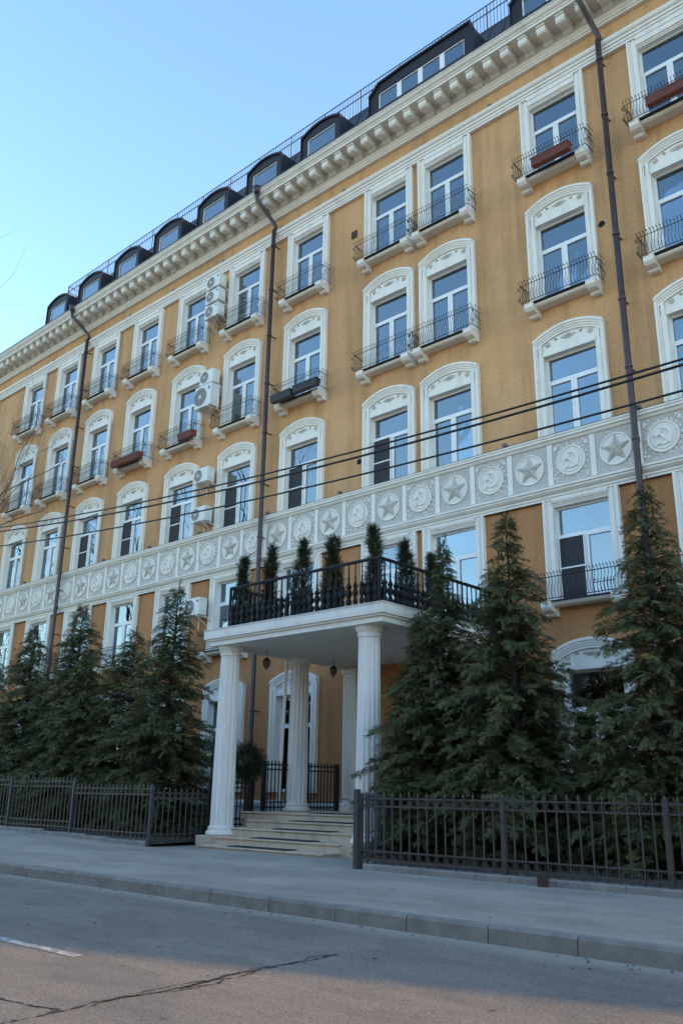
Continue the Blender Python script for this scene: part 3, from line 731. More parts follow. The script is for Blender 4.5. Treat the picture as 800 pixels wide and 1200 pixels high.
# ------------------------------------------------------------------ entrance steps
steps = empty('entrance_steps', (-15.8, -5, 0), 'pale stone entrance steps rising under the white columned portico', 'steps')
SY = [(-6.0,.08),(-5.45,.26),(-4.93,.46),(-4.45,.645),(-3.95,.83)]
xl_s, xr_s = -17.95, -13.72
for i, (y, z) in enumerate(SY):
    yb = SY[i+1][0]+.06 if i < 4 else 0.02
    zb = -.06 if i == 0 else SY[i-1][1]-.02
    a, b = (xl_s, xr_s) if i < 4 else (-18.75, -12.9)
    segs = [a+(b-a)*t for t in ((0, .31, .66, 1) if i % 2 else (0, .22, .55, .8, 1))]
    for s0, s1 in zip(segs[:-1], segs[1:]):
        MB().bbox(s0+.003, s1-.003, y+.035, yb, zb, z-.045, .004).build('riser_block', 'marble', steps, (15.8, 5, 0))
        MB().bbox(s0+.002, s1-.002, y, yb, z-.044, z, .008).build('tread_slab', 'marble', steps, (15.8, 5, 0))
MB().box(-18.72, -12.95, -3.86, 0.0, -.1, .63).build('landing_base', 'marble', steps, (15.8, 5, 0))
for x0, x1 in ((-18.72, -17.96), (-13.71, -12.95)):
    MB().box(x0, x1, -5.0, -3.87, -.1, .25).build('cheek_wall', 'marble', steps, (15.8, 5, 0))
for n_, (y, z, xa, xb) in enumerate(((-6.0,.08,-16.9,-14.9),(-5.45,.26,-16.7,-14.7),(-4.93,.46,-16.5,-14.6),(-4.45,.645,-16.4,-14.4),(-3.95,.83,-16.2,-14.0))):
    o = MB().bbox(xa, xb, y+.05, y+.42, z+.001, z+.022, .006).build('step_mat', 'mat')
    tag(o, ['black rubber mat on the lowest entrance step','black rubber mat on the second entrance step from the pavement','black rubber mat on the third entrance step from the pavement','black rubber mat on the entrance step just below the landing','black rubber mat at the edge of the entrance landing'][n_], 'mat', 'mats on the entrance steps')

# ------------------------------------------------------------------ portico
por = empty('entrance_portico', (-15.8, -4.95, 0), 'white entrance portico with fluted columns carrying a balcony with black iron balustrade', 'portico')
PO = Vector((15.8, 4.95, 0))
def column_mesh(z0, z1):
    H = z1-z0; body = MB(); r0, r1 = .30, .255
    prof = []
    nz = 10
    for i in range(nz+1):
        t = i/nz; r = r0+(r1-r0)*(t**1.3); prof.append((r, .24+(H-.24-.26)*t))
    k = 112; vs_ = []
    for r, z in prof:
        for j in range(k):
            a = 2*math.pi*j/k; ph = (j % 8)/8; fl = .0 if ph in (.0, .125, .875) else -.11*math.sin(math.pi*(ph-.125)/.75)
            rr = r*(1+fl)
            vs_.append((rr*math.cos(a), rr*math.sin(a), z0+z))
    n = len(prof)
    body.add(vs_, [(i*k+j, i*k+(j+1) % k, (i+1)*k+(j+1) % k, (i+1)*k+j) for i in range(n-1) for j in range(k)])
    base = MB().lathe([(.36,0),(.395,.02),(.40,.06),(.385,.10),(.345,.125),(.34,.145),(.355,.165),(.35,.195),(.32,.215),(.305,.245)], (0,0,z0), 32)
    cap = MB().lathe([(.258,H-.27),(.275,H-.255),(.275,H-.235),(.262,H-.225),(.262,H-.15),(.285,H-.14),(.31,H-.10),(.335,H-.06),(.335,H-.0)], (0,0,z0), 32)
    for j in range(32):
        a = 2*math.pi*j/32; cap.box(.268*math.cos(a)-.012, .268*math.cos(a)+.012, .268*math.sin(a)-.012, .268*math.sin(a)+.012, z0+H-.21, z0+H-.165)
    return body.mesh('column'), base.mesh('column_base'), cap.mesh('column_capital')
SOF = 5.09
cA = column_mesh(.26, SOF); cB = column_mesh(.83, SOF)
for (x, y, q) in ((-18.30,-4.95,cA),(-13.33,-4.95,cA),(-18.30,-2.26,cB),(-13.33,-2.26,cB)):
    c = put('column', q[0], 'column', por, (x+PO.x, y+PO.y, 0)); put('column_base', q[1], 'white', c, smooth=False); put('column_capital', q[2], 'white', c)
for x in (-18.30, -13.33):
    MB().bbox(x-.43, x+.43, -5.42, -4.5, -.08, .258, .012).build('column_plinth', 'marble', por, PO)
for x in (-18.28, -13.35):   # wall pilasters
    p_ = MB()
    p_.box(x-.26, x+.26, -.10, .11, .83, SOF)
    for k in range(6): p_.box(x-.245+k*.087, x-.245+k*.087+.055, -.125, -.099, 1.35, SOF-.28)
    p_.prism([(x-.26, 1.0),(x-.34,.93),(x-.34,.83),(x+.34,.83),(x+.34,.93),(x+.26,1.0)], 'y', -.16, .10)
    p_.box(x-.31, x+.31, -.155, .11, SOF-.20, SOF-.03); p_.build('pilaster', 'white', por, PO)
# slab: stepped fascia
sl = MB()
X0, X1, Y0 = -18.72, -12.60, -5.36
for (e_, za, zb) in ((0.0, SOF, 5.22), (.06, 5.22, 5.27), (.115, 5.27, 5.315), (.12, 5.316, 5.50)):
    sl.box(X0-e_, X1+e_, Y0-e_, .1, za, zb)
sl.build('balcony_slab', 'white', por, PO)
MB().box(X0-.14, X1+.14, Y0-.14, .1, 5.501, 5.53).build('slab_flashing', 'stone', por, PO)
# balustrade
bal = MB(); ZR = 6.70
RX0, RX1, RY = -18.28, -12.92, -5.08
for t, r in ((ZR, .045), (5.62, .022), (6.12, .0)):
    if r: bal.tube([(RX0, 0, t), (RX0, RY, t), (RX1, RY, t), (RX1, 0, t)], r, 6)
for x in (RX0, RX1): bal.tube([(x, RY, 5.53), (x, RY, ZR)], .04, 8)
balo = bal.build('balustrade', 'black_iron', por, PO)
bm_ = MB(); bm_.lathe([(.020,.0),(.045,.03),(.035,.08),(.06,.13),(.075,.19),(.055,.24),(.04,.29),(.065,.33),(.085,.39),(.07,.45),(.045,.50),(.055,.53),(.075,.57),(.05,.61),(.028,.66),(.020,.74),(.030,.77),(.018,.82),(.018,1.12)], (0,0,0), 8, flute=.18)
bme = bm_.mesh('baluster')
def bal_run(a, b, n):
    for i in range(n+1):
        p = Vector(a).lerp(Vector(b), i/n); o = put('baluster', bme, 'black_iron', balo, (p.x, p.y, 5.545))
        o.rotation_euler.z = random.uniform(0, 1); o.scale = (1.05, 1.05, 1.0)
bal_run((RX0, RY+.2, 0), (RX0, -.15, 0), 20); bal_run((RX0+.11, RY, 0), (RX1-.11, RY, 0), 24); bal_run((RX1, RY+.2, 0), (RX1, -.15, 0), 22)
MB().tube([(-18.60,-2.70,.2),(-18.52,-2.60,SOF)], .05, 10).build('drain_pole', 'white', por, PO)
# lanterns hanging from the soffit
def lantern(loc, label):
    t = empty('hanging_lantern', loc, label, 'lantern', 'lanterns under the portico')
    MB().tube([(0,0,0),(0,0,-.30)], .010, 5).build('chain', 'black_iron', t)
    MB().lathe([(.02,-.28),(.05,-.31),(.12,-.38),(.13,-.40)], (0,0,0), 8).build('lantern_cap', 'black_iron', t)
    gl = MB().lathe([(.115,-.40),(.125,-.46),(.10,-.58),(.05,-.68)], (0,0,0), 8).build('lantern_glass', 'lamp_glass', t)
    f = MB()
    for j in range(8):
        a = 2*math.pi*j/8; f.tube([(r*math.cos(a), r*math.sin(a), z) for r, z in ((.125,-.39),(.135,-.46),(.11,-.58),(.055,-.69),(.0,-.76))], .008, 4)
    f.build('lantern_frame', 'black_iron', t); t.scale = (.8, .8, .72)
    return t
L1 = lantern((-17.88,-4.0,SOF), 'dark iron lantern hanging under the portico near the front left column'); L2 = lantern((-17.46,-1.73,SOF), 'dark iron lantern hanging under the portico in front of the plain orange wall')

# ------------------------------------------------------------------ fences
def picket_mesh(h, r=.012):
    m_ = MB(); m_.box(-r, r, -r, r, 0, h-.09); m_.add([(-r*1.6,-r*1.6,h-.09),(r*1.6,-r*1.6,h-.09),(r*1.6,r*1.6,h-.09),(-r*1.6,r*1.6,h-.09),(0,0,h)], [(0,1,4),(1,2,4),(2,3,4),(3,0,4)]); return m_.mesh('picket')
ring_m = MB().ring((0,0,0), .062, .0075, 'y', 12, 4).mesh('ring')
post_cap = None
def fence_run(t, a, b, posts, h, zof, mat, pmat, spacing=.192, rings=True, dbl=True):
    """panels between posts along a->b (world), child of thing t"""
    a = Vector(a); b = Vector(b); L = (b-a).length; d = (b-a)/L; ang = math.atan2(d.y, d.x); o0 = t.location
    pm = picket_mesh(h)
    for k in range(len(posts)-1):
        s0, s1 = posts[k], posts[k+1]; z = zof[k]
        n = max(1, round((s1-s0)/spacing)); st = (s1-s0)/n
        def rail(zz, hh):
            m_ = MB(); m_.box(s0, s1, -.016, .016, zz-hh, zz+hh); o = m_.build('rail', mat, t, (a.x-o0.x, a.y-o0.y, z-o0.z)); o.rotation_euler.z = ang
        for zz in ((h-.13, h-.27) if dbl else (h-.13,)): rail(zz, .014)
        for zz in ((.24, .09) if rings else (.12,)): rail(zz, .014)
        for i in range(1, n):
            p = a+d*(s0+i*st); o = put('picket', pm, mat, t, (p.x-o0.x, p.y-o0.y, z-o0.z)); o.rotation_euler.z = ang+random.uniform(-.03, .03)
        if rings:
            for i in range(n):
                p = a+d*(s0+(i+.5)*st)
                for zz in (h-.20, .165):
                    o = put('ring', ring_m, mat, t, (p.x-o0.x, p.y-o0.y, z-o0.z+zz)); o.rotation_euler.z = ang
    for k, s in enumerate(posts):
        z = max(zof[max(0, k-1)], zof[min(k, len(zof)-1)]); p = a+d*s
        m_ = MB(); m_.bbox(-.038, .038, -.038, .038, -.22-z, h-.06, .006); m_.add([(-.04,-.04,h-.06),(.04,-.04,h-.06),(.04,.04,h-.06),(-.04,.04,h-.06),(0,0,h-.02)], [(0,1,4),(1,2,4),(2,3,4),(3,0,4)])
        o = m_.build('post', pmat, t, (p.x-o0.x, p.y-o0.y, z-o0.z)); o.rotation_euler.z = ang
tR = empty('iron_fence', (-11.35, -7.5, 0), 'brown iron picket fence with rings before the tall spired conifers and rusty stub', 'fence')
fence_run(tR, (-11.35,-7.5,0), (10,-7.5,0), [0, 3.12, 5.86, 8.7, 11.5, 14.3], 1.28, [.09]*5, 'fence', 'fence')
MB().bbox(-.05,.05,-.05,.05,-.15,1.40,.006).build('corner_post', 'fence_blue', tR, (-.05, -.02, 0))
fence_run(tR, (-11.40,-7.45,0), (-12.75,-4.2,0), [.0, 1.7, 3.4], 1.28, [.09]*2, 'fence_blue', 'fence_blue')
tL = empty('iron_fence', (-18.9, -6.75, 0), 'brown iron picket fence with rings in front of the conifer row beside the neighbouring wing', 'fence')
tL['label'] = 'dark iron picket fence before the dense conifer row, ending beside the front left column'
fence_run(tL, (-36.6,-6.75,0), (-18.9,-6.75,0), [0, 3.5, 7.1, 10.6, 14.1, 17.7], 1.42, [.33, .30, .27, .24, .07], 'fence', 'fence_blue')
fence_run(tL, (-18.9,-6.75,0), (-19.1,-4.4,0), [0, 2.36], 1.36, [.04], 'fence', 'fence_blue', rings=True)
# concrete kerb under the fences
def base_kerb(t, xs_, y, hf, nm='fence_kerb_block'):
    o0 = t.location
    for a, b in zip(xs_[:-1], xs_[1:]):
        h0 = hf((a+b)/2); MB().prism([(y-.13,-.15),(y-.125,h0-.025),(y-.10,h0),(y+.06,h0+.005),(y+.06,-.15)], 'x', a+.005, b-.005).build(nm, 'concrete', t, -o0)
base_kerb(tR, [-11.2,-9.9,-8.75,-8.1,-7.3,-6.15,-5.0,-3.8,-2.6,-1.4,-.2,1.0,2.2], -7.46, lambda x: .105)
base_kerb(tL, [-36.5,-34,-31.5,-29,-26.7,-23.9,-21.7,-20.6,-18.95], -6.70, lambda x: .11+rise(x, -6.7))
# landing guards
tg = empty('landing_guard', (-18.42, -3.4, .83), 'black iron guard railing along the edge of the entrance landing behind the column', 'railing')
fence_run(tg, (-18.42,-3.42,0), (-18.42,-.45,0), [0, .98, 1.02+.7, 2.97], 1.36, [.84]*3, 'black_iron', 'black_iron', spacing=.14, rings=True, dbl=True)
for y in (-3.42, -.45): MB().bbox(-.05,.05,-.05,.05,0,1.32,.005).build('corner_post', 'black_iron', tg, (0, y+3.4, 0))
tg2 = empty('side_guard', (-18.78, -4.4, .3), 'black iron picket railing beside the entrance steps behind the front left column', 'railing')
fence_run(tg2, (-18.78,-5.0,0), (-18.78,-3.5,0), [0, 1.5], 1.30, [.40], 'black_iron', 'black_iron', spacing=.14)
# rusty stub at the right-hand fence
o = MB().bbox(-.075,.075,-.04,.04,-.02,.20,.012).build('rusty_stub', 'rust', None, (-7.45,-7.68,0)); tag(o, 'short rusty metal stub leaning on the fence kerb at the pavement edge', 'metal stub')

# ------------------------------------------------------------------ air conditioners, planters
def air_conditioner(loc, w, h, d, label, badge):
    t = empty('air_conditioner', loc, label, 'air conditioner', 'air conditioners on the facade')
    MB().bbox(-w/2, w/2, -d/2, d/2, -h/2, h/2, .015).build('casing', 'ac', t)
    r = h*.40; cx_ = -w*.16
    g_ = MB(); disc(g_, r, -d/2-.006, -d/2+.01, 28, (cx_, 0)); g_.build('fan_recess', 'ac_dark', t)
    g_ = MB()
    for k in range(1, 7): g_.ring((cx_, -d/2-.012, 0), r*k/6, .004, 'y', 24, 4)
    for k in range(8):
        a = 2*math.pi*k/8; g_.tube([(cx_, -d/2-.014, 0), (cx_+r*math.cos(a), -d/2-.014, r*math.sin(a))], .004, 4)
    disc(g_, r*.2, -d/2-.02, -d/2-.008, 16, (cx_, 0)); g_.build('fan_grille', 'ac', t)
    if badge: MB().box(w*.30, w*.42, -d/2-.006, -d/2+.002, h*.22, h*.36).build('badge', badge, t)
    for s in (-1, 1):
        b_ = MB(); x = s*w*.32; yb = WALL_Y-loc[1]
        b_.box(x-.02, x+.02, -d/2, yb, -h/2-.045, -h/2-.005); b_.box(x-.02, x+.02, yb-.04, yb-.002, -h/2-.42, -h/2-.045); b_.tube([(x, -d/2+.05, -h/2-.04), (x, yb-.02, -h/2-.40)], .014, 5); b_.build('wall_bracket', 'ac', t)
    MB().tube([(w/2-.02, 0, -h*.2), (w/2+.05, .05, -h*.25), (w/2+.07, .1, -h*.6), (w/2+.06, WALL_Y-loc[1]-.01, -h*.9)], .018, 6).build('hose', 'ac', t)
    return t
YA = -.34
air_conditioner((-26.0, YA, 22.02), .86, .60, .36, 'white air conditioner, topmost of three stacked beside a top storey window', 'blue_logo')
air_conditioner((-26.0, YA, 21.32), .86, .60, .36, 'white air conditioner, middle of three stacked beside a top storey window', 'blue_logo')
air_conditioner((-26.0, YA, 20.60), .86, .60, .36, 'white air conditioner, lowest of three stacked beside a top storey window', 'blue_logo')
air_conditioner((-26.0, YA, 17.52), .82, .62, .36, 'small white air conditioner just above a larger one by an arched window', None)
air_conditioner((-26.02, YA-.06, 16.62), 1.02, .98, .44, 'large boxy white air conditioner below a smaller one by an arched window', 'blue_logo')
air_conditioner((-25.95, YA, 13.20), .86, .60, .36, 'white air conditioner beside the arch of a window just above the frieze', None)
air_conditioner((-25.95, YA, 11.58), .86, .60, .36, 'white air conditioner fixed low between windows just over the frieze', None)
air_conditioner((-25.9, YA, 7.92), .86, .66, .36, 'white air conditioner with red badge on the orange wall below the frieze', 'red_logo')
def planter(x0, x1, z, mat, label):
    t = empty('window_planter', ((x0+x1)/2, -.60, z), label, 'planter', 'planters on the window balconies'); L = (x1-x0)/2
    b_ = MB(); b_.prism([(-.10,0),(.10,0),(.13,.24),(-.13,.24)], 'x', -L, L); b_.box(-L-.015, L+.015, -.145, .145, .235, .265); b_.build('trough', mat, t)
    n = int(2*L/.06); r_ = MB()
    for i in range(n): r_.prism([(-.112,.01),(-.142,.22),(-.125,.22),(-.1,.01)], 'x', -L+2*L*(i+.25)/n, -L+2*L*(i+.6)/n)
    r_.build('ribs', mat, t); MB().box(-L+.02, L-.02, -.11, .11, .255, .268).build('soil', 'soil', t)
    s_ = MB()
    for sx in (-.6, .6): s_.tube([(sx*L, .12, .25), (sx*L, .15, .30), (sx*L, .2, .27)], .012, 4)
    s_.build('hook', 'iron', t)
planter(-10.65, -9.42, 19.46, 'red_box', 'dark red planter on a top storey balcony between the drainpipe and paired windows')
planter(-7.05, -5.85, 19.52, 'red_box', 'dark red planter on the top storey balcony right beside the drainpipe')
planter(-21.85, -20.80, 15.02, 'navy_box', 'dark navy planter nearer the drainpipe on a balcony with two planters')
planter(-20.68, -19.52, 15.06, 'navy_box', 'dark navy planter farther from the drainpipe on a balcony with two planters')
planter(-32.2, -30.1, 15.0, 'red_box', 'long red planter filling a balcony railing over the frieze')
planter(-27.4, -26.45, 15.0, 'red_box', 'short red planter on the balcony below two air conditioners')

# ------------------------------------------------------------------ foliage
def frond(nl, seed):
    r = np.random.default_rng(seed); V = []; Fc = []
    V += [(0,-.022,0),(0,.022,0),(1.0,0,-.16)]; Fc.append((0,1,2))
    for i in range(nl):
        t = .08+.84*i/nl; l = .24*(1-t)**.5+.09
        for s in (-1, 1):
            if r.random() < .12: continue
            a = s*R_(r.uniform(26, 50)); ll = l*r.uniform(.6, 1.25); dz = r.uniform(-.45, .25)
            bx, bz = t, -.16*t*t; ex, ey = bx+ll*math.cos(a), ll*math.sin(a); w = .034
            nx, ny = -math.sin(a)*w, math.cos(a)*w; mx, my = bx+ll*.4*math.cos(a), ll*.4*math.sin(a)
            k = len(V); V += [(bx,0,bz),(mx+nx,my+ny,bz+dz*.4*ll),(ex,ey,bz+dz*ll-.03),(mx-nx,my-ny,bz+dz*.4*ll)]; Fc.append((k,k+1,k+2)); Fc.append((k,k+2,k+3))
    return np.array(V), np.array(Fc)
FR = [frond(9, s) for s in range(5)]; FR_S = [frond(4, s+20) for s in range(4)]
def instance_fronds(name, mats, scl, tones, lib, parent, loc, mat):
    """mats: (n,3,3) rotations, positions in scl[:, :3]... joins fronds into one crown mesh"""
    P, S, Rm = scl
    vs_, fs_, ts = [], [], []; off = 0
    idx = rng.integers(0, len(lib), len(P))
    for li, (V, Fc) in enumerate(lib):
        sel = np.where(idx == li)[0]
        if len(sel) == 0: continue
        W = np.einsum('nij,vj->nvi', Rm[sel], V)*S[sel][:, None, None]+P[sel][:, None, :]
        n, nv = W.shape[0], W.shape[1]
        vs_.append(W.reshape(-1, 3)); fs_.append((Fc[None]+(np.arange(n)*nv)[:, None, None]+off).reshape(-1, 3)); ts.append(np.repeat(tones[sel], nv)); off += n*nv
    v = np.concatenate(vs_); f = np.concatenate(fs_); tt = np.concatenate(ts)
    me = bpy.data.meshes.new(name); me.vertices.add(len(v)); me.vertices.foreach_set('co', v.astype(np.float32).ravel())
    me.loops.add(len(f)*3); me.loops.foreach_set('vertex_index', f.astype(np.int32).ravel())
    me.polygons.add(len(f)); me.polygons.foreach_set('loop_start', np.arange(0, len(f)*3, 3, dtype=np.int32)); me.polygons.foreach_set('loop_total', np.full(len(f), 3, dtype=np.int32))
    me.update(calc_edges=True)
    at = me.attributes.new('tone', 'FLOAT', 'POINT'); at.data.foreach_set('value', tt.astype(np.float32))
    return put(name, me, mat, parent, loc)
def basis(d, roll):
    d = d/np.linalg.norm(d, axis=1, keepdims=True); up = np.tile(np.array([0, 0, 1.]), (len(d), 1))
    s = np.cross(up, d); s /= (np.linalg.norm(s, axis=1, keepdims=True)+1e-9); u = np.cross(d, s)
    c, q = np.cos(roll)[:, None], np.sin(roll)[:, None]; s2 = s*c+u*q; u2 = -s*q+u*c
    return np.stack([d, s2, u2], axis=2)
def conifer(x, y, H, Rb, label, zb=.5, seed=0, dens=1.0, lean=0.0, group=None, thin_top=.8):
    r = np.random.default_rng(seed); t = empty('conifer_tree', (x, y, .03), label, 'tree', group)
    tr = MB(); tr.tube([(0,0,-.05),(.02,.01,H*.3),(lean*.5,.02,H*.7),(lean,.0,H)], [.11*H/7,.08*H/7,.04,.008], 8)
    P, D, S, T = [], [], [], []; nb = 0
    z = zb
    while z < H*.985:
        f = (z-zb)/(H-zb); nbr = max(5, int(round((15-6.5*f)*dens)))
        env = Rb*((1-f)**thin_top)*(min(1, .60+f*2.6))+.05
        for b in range(nbr):
            az = r.uniform(0, 2*math.pi); L = env*(r.uniform(.50, 1.02)+.16*math.sin(2*az+seed)+.12*math.sin(3.1*z+seed)+(.25 if r.random() < .08 else 0)); zz = z+r.uniform(-.12, .12)
            el0 = r.uniform(-.10, .45)+.65*f
            dirh = np.array([math.cos(az), math.sin(az)])
            n = max(3, int(L/.058)); pts = []
            for i in range(n+1):
                u = i/n; h = L*u; dz = h*math.tan(min(el0, 1.1))*(1-.65*u) - .22*L*u*u + .10*L*max(0, u-.7)
                pts.append((dirh[0]*h+lean*zz/H, dirh[1]*h, zz+dz))
            if L > .35 and not (pts[-1][2] < 1.7 and (y+pts[-1][1] < -7.1 or (-19.2 < x+pts[-1][0] < -12.6))): tr.tube([pts[0], pts[n//2], pts[-1]], [.018, .010, .003], 3, cap=False)
            pts = np.array(pts)
            for i in range(1, n+1):
                u = i/n
                if u < .18: continue
                wy_, wx_ = y+pts[i][1], x+pts[i][0]
                if pts[i][2] < 1.7 and (wy_ < -7.15 or (-19.2 < wx_ < -12.6 and wy_ < -4.4)): continue
                dd = pts[i]-pts[i-1]; dd = dd/np.linalg.norm(dd)
                for s in (-1, 1):
                    if r.random() < .12: continue
                    side = np.array([-dirh[1], dirh[0], 0])*s
                    v = dd*r.uniform(.4, 1.0)+side*r.uniform(.2, 1.0)+np.array([0, 0, r.uniform(-.55, .45)])
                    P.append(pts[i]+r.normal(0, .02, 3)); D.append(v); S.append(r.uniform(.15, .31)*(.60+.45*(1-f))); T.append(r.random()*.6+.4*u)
            if pts[-1][2] < 1.7 and (y+pts[-1][1] < -7.15 or (-19.2 < x+pts[-1][0] < -12.6)): continue
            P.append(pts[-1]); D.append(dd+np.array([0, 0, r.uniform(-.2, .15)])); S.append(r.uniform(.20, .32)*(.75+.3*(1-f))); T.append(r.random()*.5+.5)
        z += .125+.02*(1-f)
    P.append(np.array([lean, 0, H-.12])); D.append(np.array([.05, .05, 1])); S.append(.35); T.append(.8)
    tr.build('trunk', 'bark', t, smooth=True)
    P = np.array(P); D = np.array(D); S = np.array(S); T = np.array(T)
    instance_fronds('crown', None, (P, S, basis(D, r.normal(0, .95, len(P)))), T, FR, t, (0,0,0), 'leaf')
    return t
TREES = [  # x, y, H, Rb, label
    (-21.6,-4.5,7.35,2.2,'tall pointed conifer next to the front left portico column'),
    (-23.9,-4.2,6.2,2.3,'shorter broad conifer growing between two taller ones in the left garden row'),
    (-26.9,-4.5,7.4,2.6,'broad dense conifer rising in front of the second drainpipe from the entrance'),
    (-30.0,-4.5,7.0,2.6,'dense conifer merging with its neighbours toward the left end of the fence'),
    (-33.6,-4.3,6.9,2.1,'dense conifer beyond the last drainpipe behind the fence'),
    (-9.6,-4.7,7.15,2.2,'tall conical conifer standing before the plain orange wall right of the portico'),
    (-11.7,-4.5,6.95,2.4,'slender conifer with a thin sparse tip in front of the portico balcony corner'),
    (-6.55,-4.6,7.15,1.95,'tall conifer covering the foot of the drainpipe beside the entrance garden'),
    (-8.0,-4.3,2.5,1.3,'low bushy conifer under the arched ground floor window behind the fence'),
    (-4.2,-4.4,6.6,1.8,'conifer past the drainpipe tree behind the same fence'),
    (-12.35,-4.2,5.4,1.75,'dense shorter conifer crowding the front column under the portico balcony edge'),
    (-25.6,-4.9,5.6,2.0,'short full conifer in front of the gap between taller garden conifers'),
    (-10.7,-3.6,5.6,1.8,'low dark conifer wedged between the slender and the conical one'),
]
for i, (x, y, H, Rb, lab) in enumerate(TREES):
    conifer(x, y, H, Rb, lab, zb=.38 if i not in (8, 12) else .25, seed=100+i, thin_top=1.35 if i == 6 else (.95 if i in (0, 5, 7) else .85), lean=(.15, -.1, .1, 0, 0, -.05, .25, 0, 0, 0, 0, 0, 0)[i], group='conifers behind the fence')
# small round topiary by the steps
def shrub_ball(x, y, z, r0, label):
    t = empty('clipped_shrub', (x, y, .05), label, 'shrub'); r = np.random.default_rng(5)
    MB().tube([(0,0,0),(.05,.02,z*.5),(.0,.0,z)], [.06,.05,.04], 7).build('trunk', 'bark', t)
    n = 1300; d = r.normal(0, 1, (n, 3)); d /= np.linalg.norm(d, axis=1, keepdims=True); P = d*r0*r.uniform(.4, .95, n)[:, None]+np.array([0, 0, z])
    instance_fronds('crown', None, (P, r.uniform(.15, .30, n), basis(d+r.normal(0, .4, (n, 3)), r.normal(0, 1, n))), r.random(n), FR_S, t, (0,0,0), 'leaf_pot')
shrub_ball(-19.55, -3.10, 2.10, .50, 'small dark round-headed shrub beside the entrance steps railing')
# potted thujas
pot_me = MB().lathe([(.12,0),(.20,.02),(.235,.45),(.25,.47),(.25,.53),(.22,.53),(.20,.49)], (0,0,0), 16).mesh('pot')
pot_pos = [(-18.25,-4.65,2.10,.24),(-17.15,-4.65,2.22,.25),(-15.95,-4.65,2.16,.27),(-14.82,-4.65,2.06,.28),(-13.40,-4.72,2.08,.27),(-13.40,-3.46,1.98,.24),(-13.40,-2.29,1.86,.26)]
plab = ['potted thuja at the balcony end by the wall drainpipe','slim potted thuja beside the drainpipe on the portico balcony','potted thuja before the balcony window over the portico','fork-topped potted thuja before plain orange wall on the portico balcony','tallest potted thuja at the street corner of the portico balcony','slim potted thuja on the balcony side facing the conifers, next to the corner one','low rounded potted thuja on the balcony side deepest toward the wall']
for i, (x, y, H, r0) in enumerate(pot_pos):
    t = empty('potted_thuja', (x, y, 5.53), plab[i], 'potted plant', 'potted thujas on the portico balcony'); r = np.random.default_rng(40+i)
    put('pot', pot_me, 'black_iron', t); MB().tube([(0,0,.4),(0,0,H*.9)], .025, 6).build('stem', 'bark', t)
    n = 1500; zz = .5+(H-.5)*r.random(n)**1.15; f = (zz-.5)/(H-.5); rad = r0*(np.clip(1-f, 0, 1)**.65*.95+.06)*(.85+.25*np.sin(zz*9+i*2+3*np.sin(zz*3)))*np.sqrt(r.random(n)); az = r.uniform(0, 2*math.pi, n)
    P = np.stack([rad*np.cos(az)+(np.where(r.random(n) < .5, 1, -1)*.16*np.clip(f-.45, 0, 1) if i == 3 else .05*np.sin(zz*3+i)), rad*np.sin(az), zz], 1); D = np.stack([np.cos(az)*.6, np.sin(az)*.6, np.full(n, .8)], 1)+r.normal(0, .4, (n, 3))
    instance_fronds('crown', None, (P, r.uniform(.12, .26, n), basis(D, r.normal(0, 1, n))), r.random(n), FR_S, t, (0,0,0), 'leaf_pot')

# ------------------------------------------------------------------ overhead cables
def quad(p):
    (x0, z0), (x1, z1), (x2, z2) = p
    A = np.array([[1, x, x*x] for x in (x0, x1, x2)]); return np.linalg.solve(A, np.array([z0, z1, z2]))
CY = -10.0
def cable(p, r, label, dy=0.0):
    c = quad(p); pts = []
    xs = np.linspace(-36, 24, 100)
    for x in xs: pts.append((x, CY+dy, c[0]+c[1]*x+c[2]*x*x))
    o = MB().tube(pts, r, 6).build('overhead_cable', 'cable', smooth=True); tag(o, label, 'cable', 'cables over the pavement'); return pts
ca = cable([(-22.3,8.10),(-9.67,6.99),(-3.64,6.79)], .016, 'uppermost of the three black cables crossing in front of the facade')
cb = cable([(-22.26,7.97),(-9.67,6.86),(-3.65,6.70)], .019, 'middle black cable running just under the uppermost one across the facade', -.02)
cc = cable([(-22.14,7.54),(-9.66,6.53),(-3.68,6.35)], .016, 'lowest black cable spanning the facade, well below the paired ones')
for (x, lab, pt) in ((-36.0, 'steel pole carrying the cables past the left end of the fence', ca[0]), (24.0, 'steel pole carrying the cables beyond the right fence', ca[-1])):
    t = empty('cable_pole', (x, CY, 0), lab, 'pole'); MB().lathe([(.13,-.1),(.12,1),(.085,pt[2]+.4)], (0,0,0), 12).build('pole_shaft', 'concrete', t)
    MB().box(-.08,.08,-.12,.12,pt[2]-1.2,pt[2]+.2).build('cable_clamp', 'iron', t)

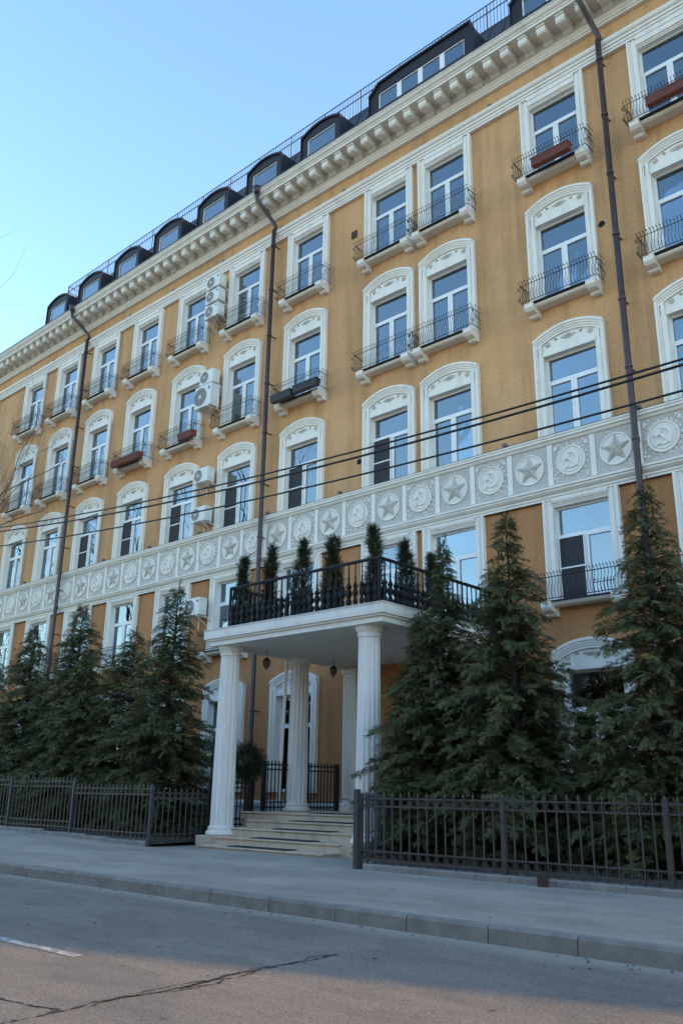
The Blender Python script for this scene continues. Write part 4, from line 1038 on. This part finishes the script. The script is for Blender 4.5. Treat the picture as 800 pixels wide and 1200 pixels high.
# ------------------------------------------------------------------ bare street trees past the left edge (twigs in frame, reflections in the windows)
def bare_tree(x, y, H, seed, label):
    r = random.Random(seed); t = empty('bare_tree', (x, y, -.02), label, 'tree', 'bare street trees'); m_ = MB(); tw = MB()
    def grow(p, d, L, rad, lvl):
        n = 4; pts = [p]; dd = d
        for i in range(n):
            dd = (dd+Vector((r.gauss(0,.10), r.gauss(0,.10), r.gauss(.04,.06)))).normalized(); pts.append(pts[-1]+dd*(L/n))
        e = rad*.62
        (m_ if lvl < 3 else tw).tube(pts, [rad+(e-rad)*i/n for i in range(n+1)], 7 if lvl < 2 else (4 if lvl < 4 else 3), cap=False)
        if lvl >= 6: return
        nc = 3 if lvl < 5 else 2
        for k in range(nc):
            i = n if k == 0 else r.randint(2, n); q = pts[i]
            ax = Vector((r.gauss(0,1), r.gauss(0,1), r.gauss(0,.6))); ax = (ax-dd*ax.dot(dd)).normalized()
            a = r.uniform(.15, .35) if k == 0 else r.uniform(.45, .85)
            nd = (dd*math.cos(a)+ax*math.sin(a)+Vector((0,0,.10))).normalized()
            grow(q, nd, L*r.uniform(.66, .82), e*(.95 if k == 0 else .72), lvl+1)
    grow(Vector((0,0,0)), Vector((.0,0,1)), H*.30, .24, 0)
    m_.build('trunk', 'bare_bark', t, smooth=True); tw.build('twigs', 'bare_bark', t)
    return t
bare_tree(-38.6,-8.9,26,3,'leafless street tree beside the cable pole, its twigs before the ochre wall')
for i, x in enumerate((-43.5,-52.0,-61.0)): bare_tree(x, -9.2, 24, 10+i, 'leafless street tree on the pavement, '+('second', 'third', 'last')[i]+' of the row counted from the cable pole')
# roof aerial
t = empty('roof_aerial', (-38.2, 3.0, 27.9), 'thin television aerial on a mast above the roof railing', 'aerial')
m_ = MB(); m_.tube([(0,0,-.1),(0,0,2.2)], .02, 6); m_.build('mast', 'iron', t)
m_ = MB(); m_.tube([(-2.2,-.2,2.25),(.4,.05,2.1)], .014, 5)
for k in range(12):
    x = -2.1+k*.2; m_.tube([(x,-.45,2.24-.01*k),(x,.15,2.24-.01*k)], .008, 4)
m_.build('boom', 'iron', t)

# ------------------------------------------------------------------ low houses across the street (behind the photographer; seen in the ground floor panes)
def town_house(x0, x1, h, wc, label):
    t = empty('town_house', ((x0+x1)/2, -31, 0), label, 'building', 'houses across the street'); L = (x1-x0)/2
    M[wc] if wc in M else None
    ops2 = []; n = int(2*L/3.0)
    for k in range(n):
        for z in (1.2, 4.6, 8.0):
            if z+2 < h-.4: ops2.append((-L+(k+.5)*2*L/n, z))
    MB().box(-L, L, -12, 0, -.3, h).build('wall', wc, t)
    r_ = MB(); r_.prism([(.5,h),(.5,h+.15),(-6,h+2.2),(-12.5,h+.15),(-12.5,h)], 'x', -L-.4, L+.4); r_.build('roof', 'roof', t)
    fm2 = MB(); fm2.box(-.62,-.54,.0,.06,0,1.9); fm2.box(.54,.62,.0,.06,0,1.9); fm2.box(-.54,.54,.0,.06,1.82,1.9); fm2.box(-.54,.54,.0,.06,0,.08); fm2.box(-.04,.04,.0,.05,.08,1.82); fm2 = fm2.mesh('window')
    gm2 = MB().box(-.54,.54,.005,.02,.08,1.82).mesh('pane')
    for (x, z) in ops2:
        w = put('window', fm2, 'pvc', t, (x, 0, z)); put('pane', gm2, 'navy_box', w)
town_house(-62, -34, 6.2, 'h_grey', 'long grey plastered house across the street past the bare trees')
town_house(-33, -6, 11.5, 'h_brown', 'brown brick house across the street facing the portico')
town_house(-5, 24, 10.0, 'h_grey', 'grey plastered house across the street facing the right fence')

# ------------------------------------------------------------------ dry leaf litter along the kerb and the fence foot
lr = random.Random(9); m_ = MB()
for k in range(260):
    q = lr.random()
    if q < .45: x, y, z = lr.uniform(-24, -2), -7.66-abs(lr.gauss(0, .12)) if lr.random() < .6 else lr.uniform(-11.6, -7.8), .014
    elif q < .8: x, y, z = lr.uniform(-22, -2), -12.02-abs(lr.gauss(0, .10)), -.168
    else: x, y, z = lr.uniform(-14, -2), lr.uniform(-15.5, -12.1), -.168
    if z > 0: z += rise(x, y)
    a = lr.uniform(0, 6.3); L = lr.uniform(.012, .038); c_, s_ = math.cos(a)*L, math.sin(a)*L; h = lr.uniform(.002, .012)
    m_.add([(x-c_, y-s_, z), (x+s_*.5, y-c_*.5, z+h), (x+c_, y+s_, z+.002), (x-s_*.5, y+c_*.5, z+h*.5)], [(0,1,2),(0,2,3)])
o = m_.build('leaf_litter', 'bark'); o['kind'] = 'stuff'; o['label'] = 'small dry leaves and grit scattered along the kerb and fence foot'; o['category'] = 'litter'
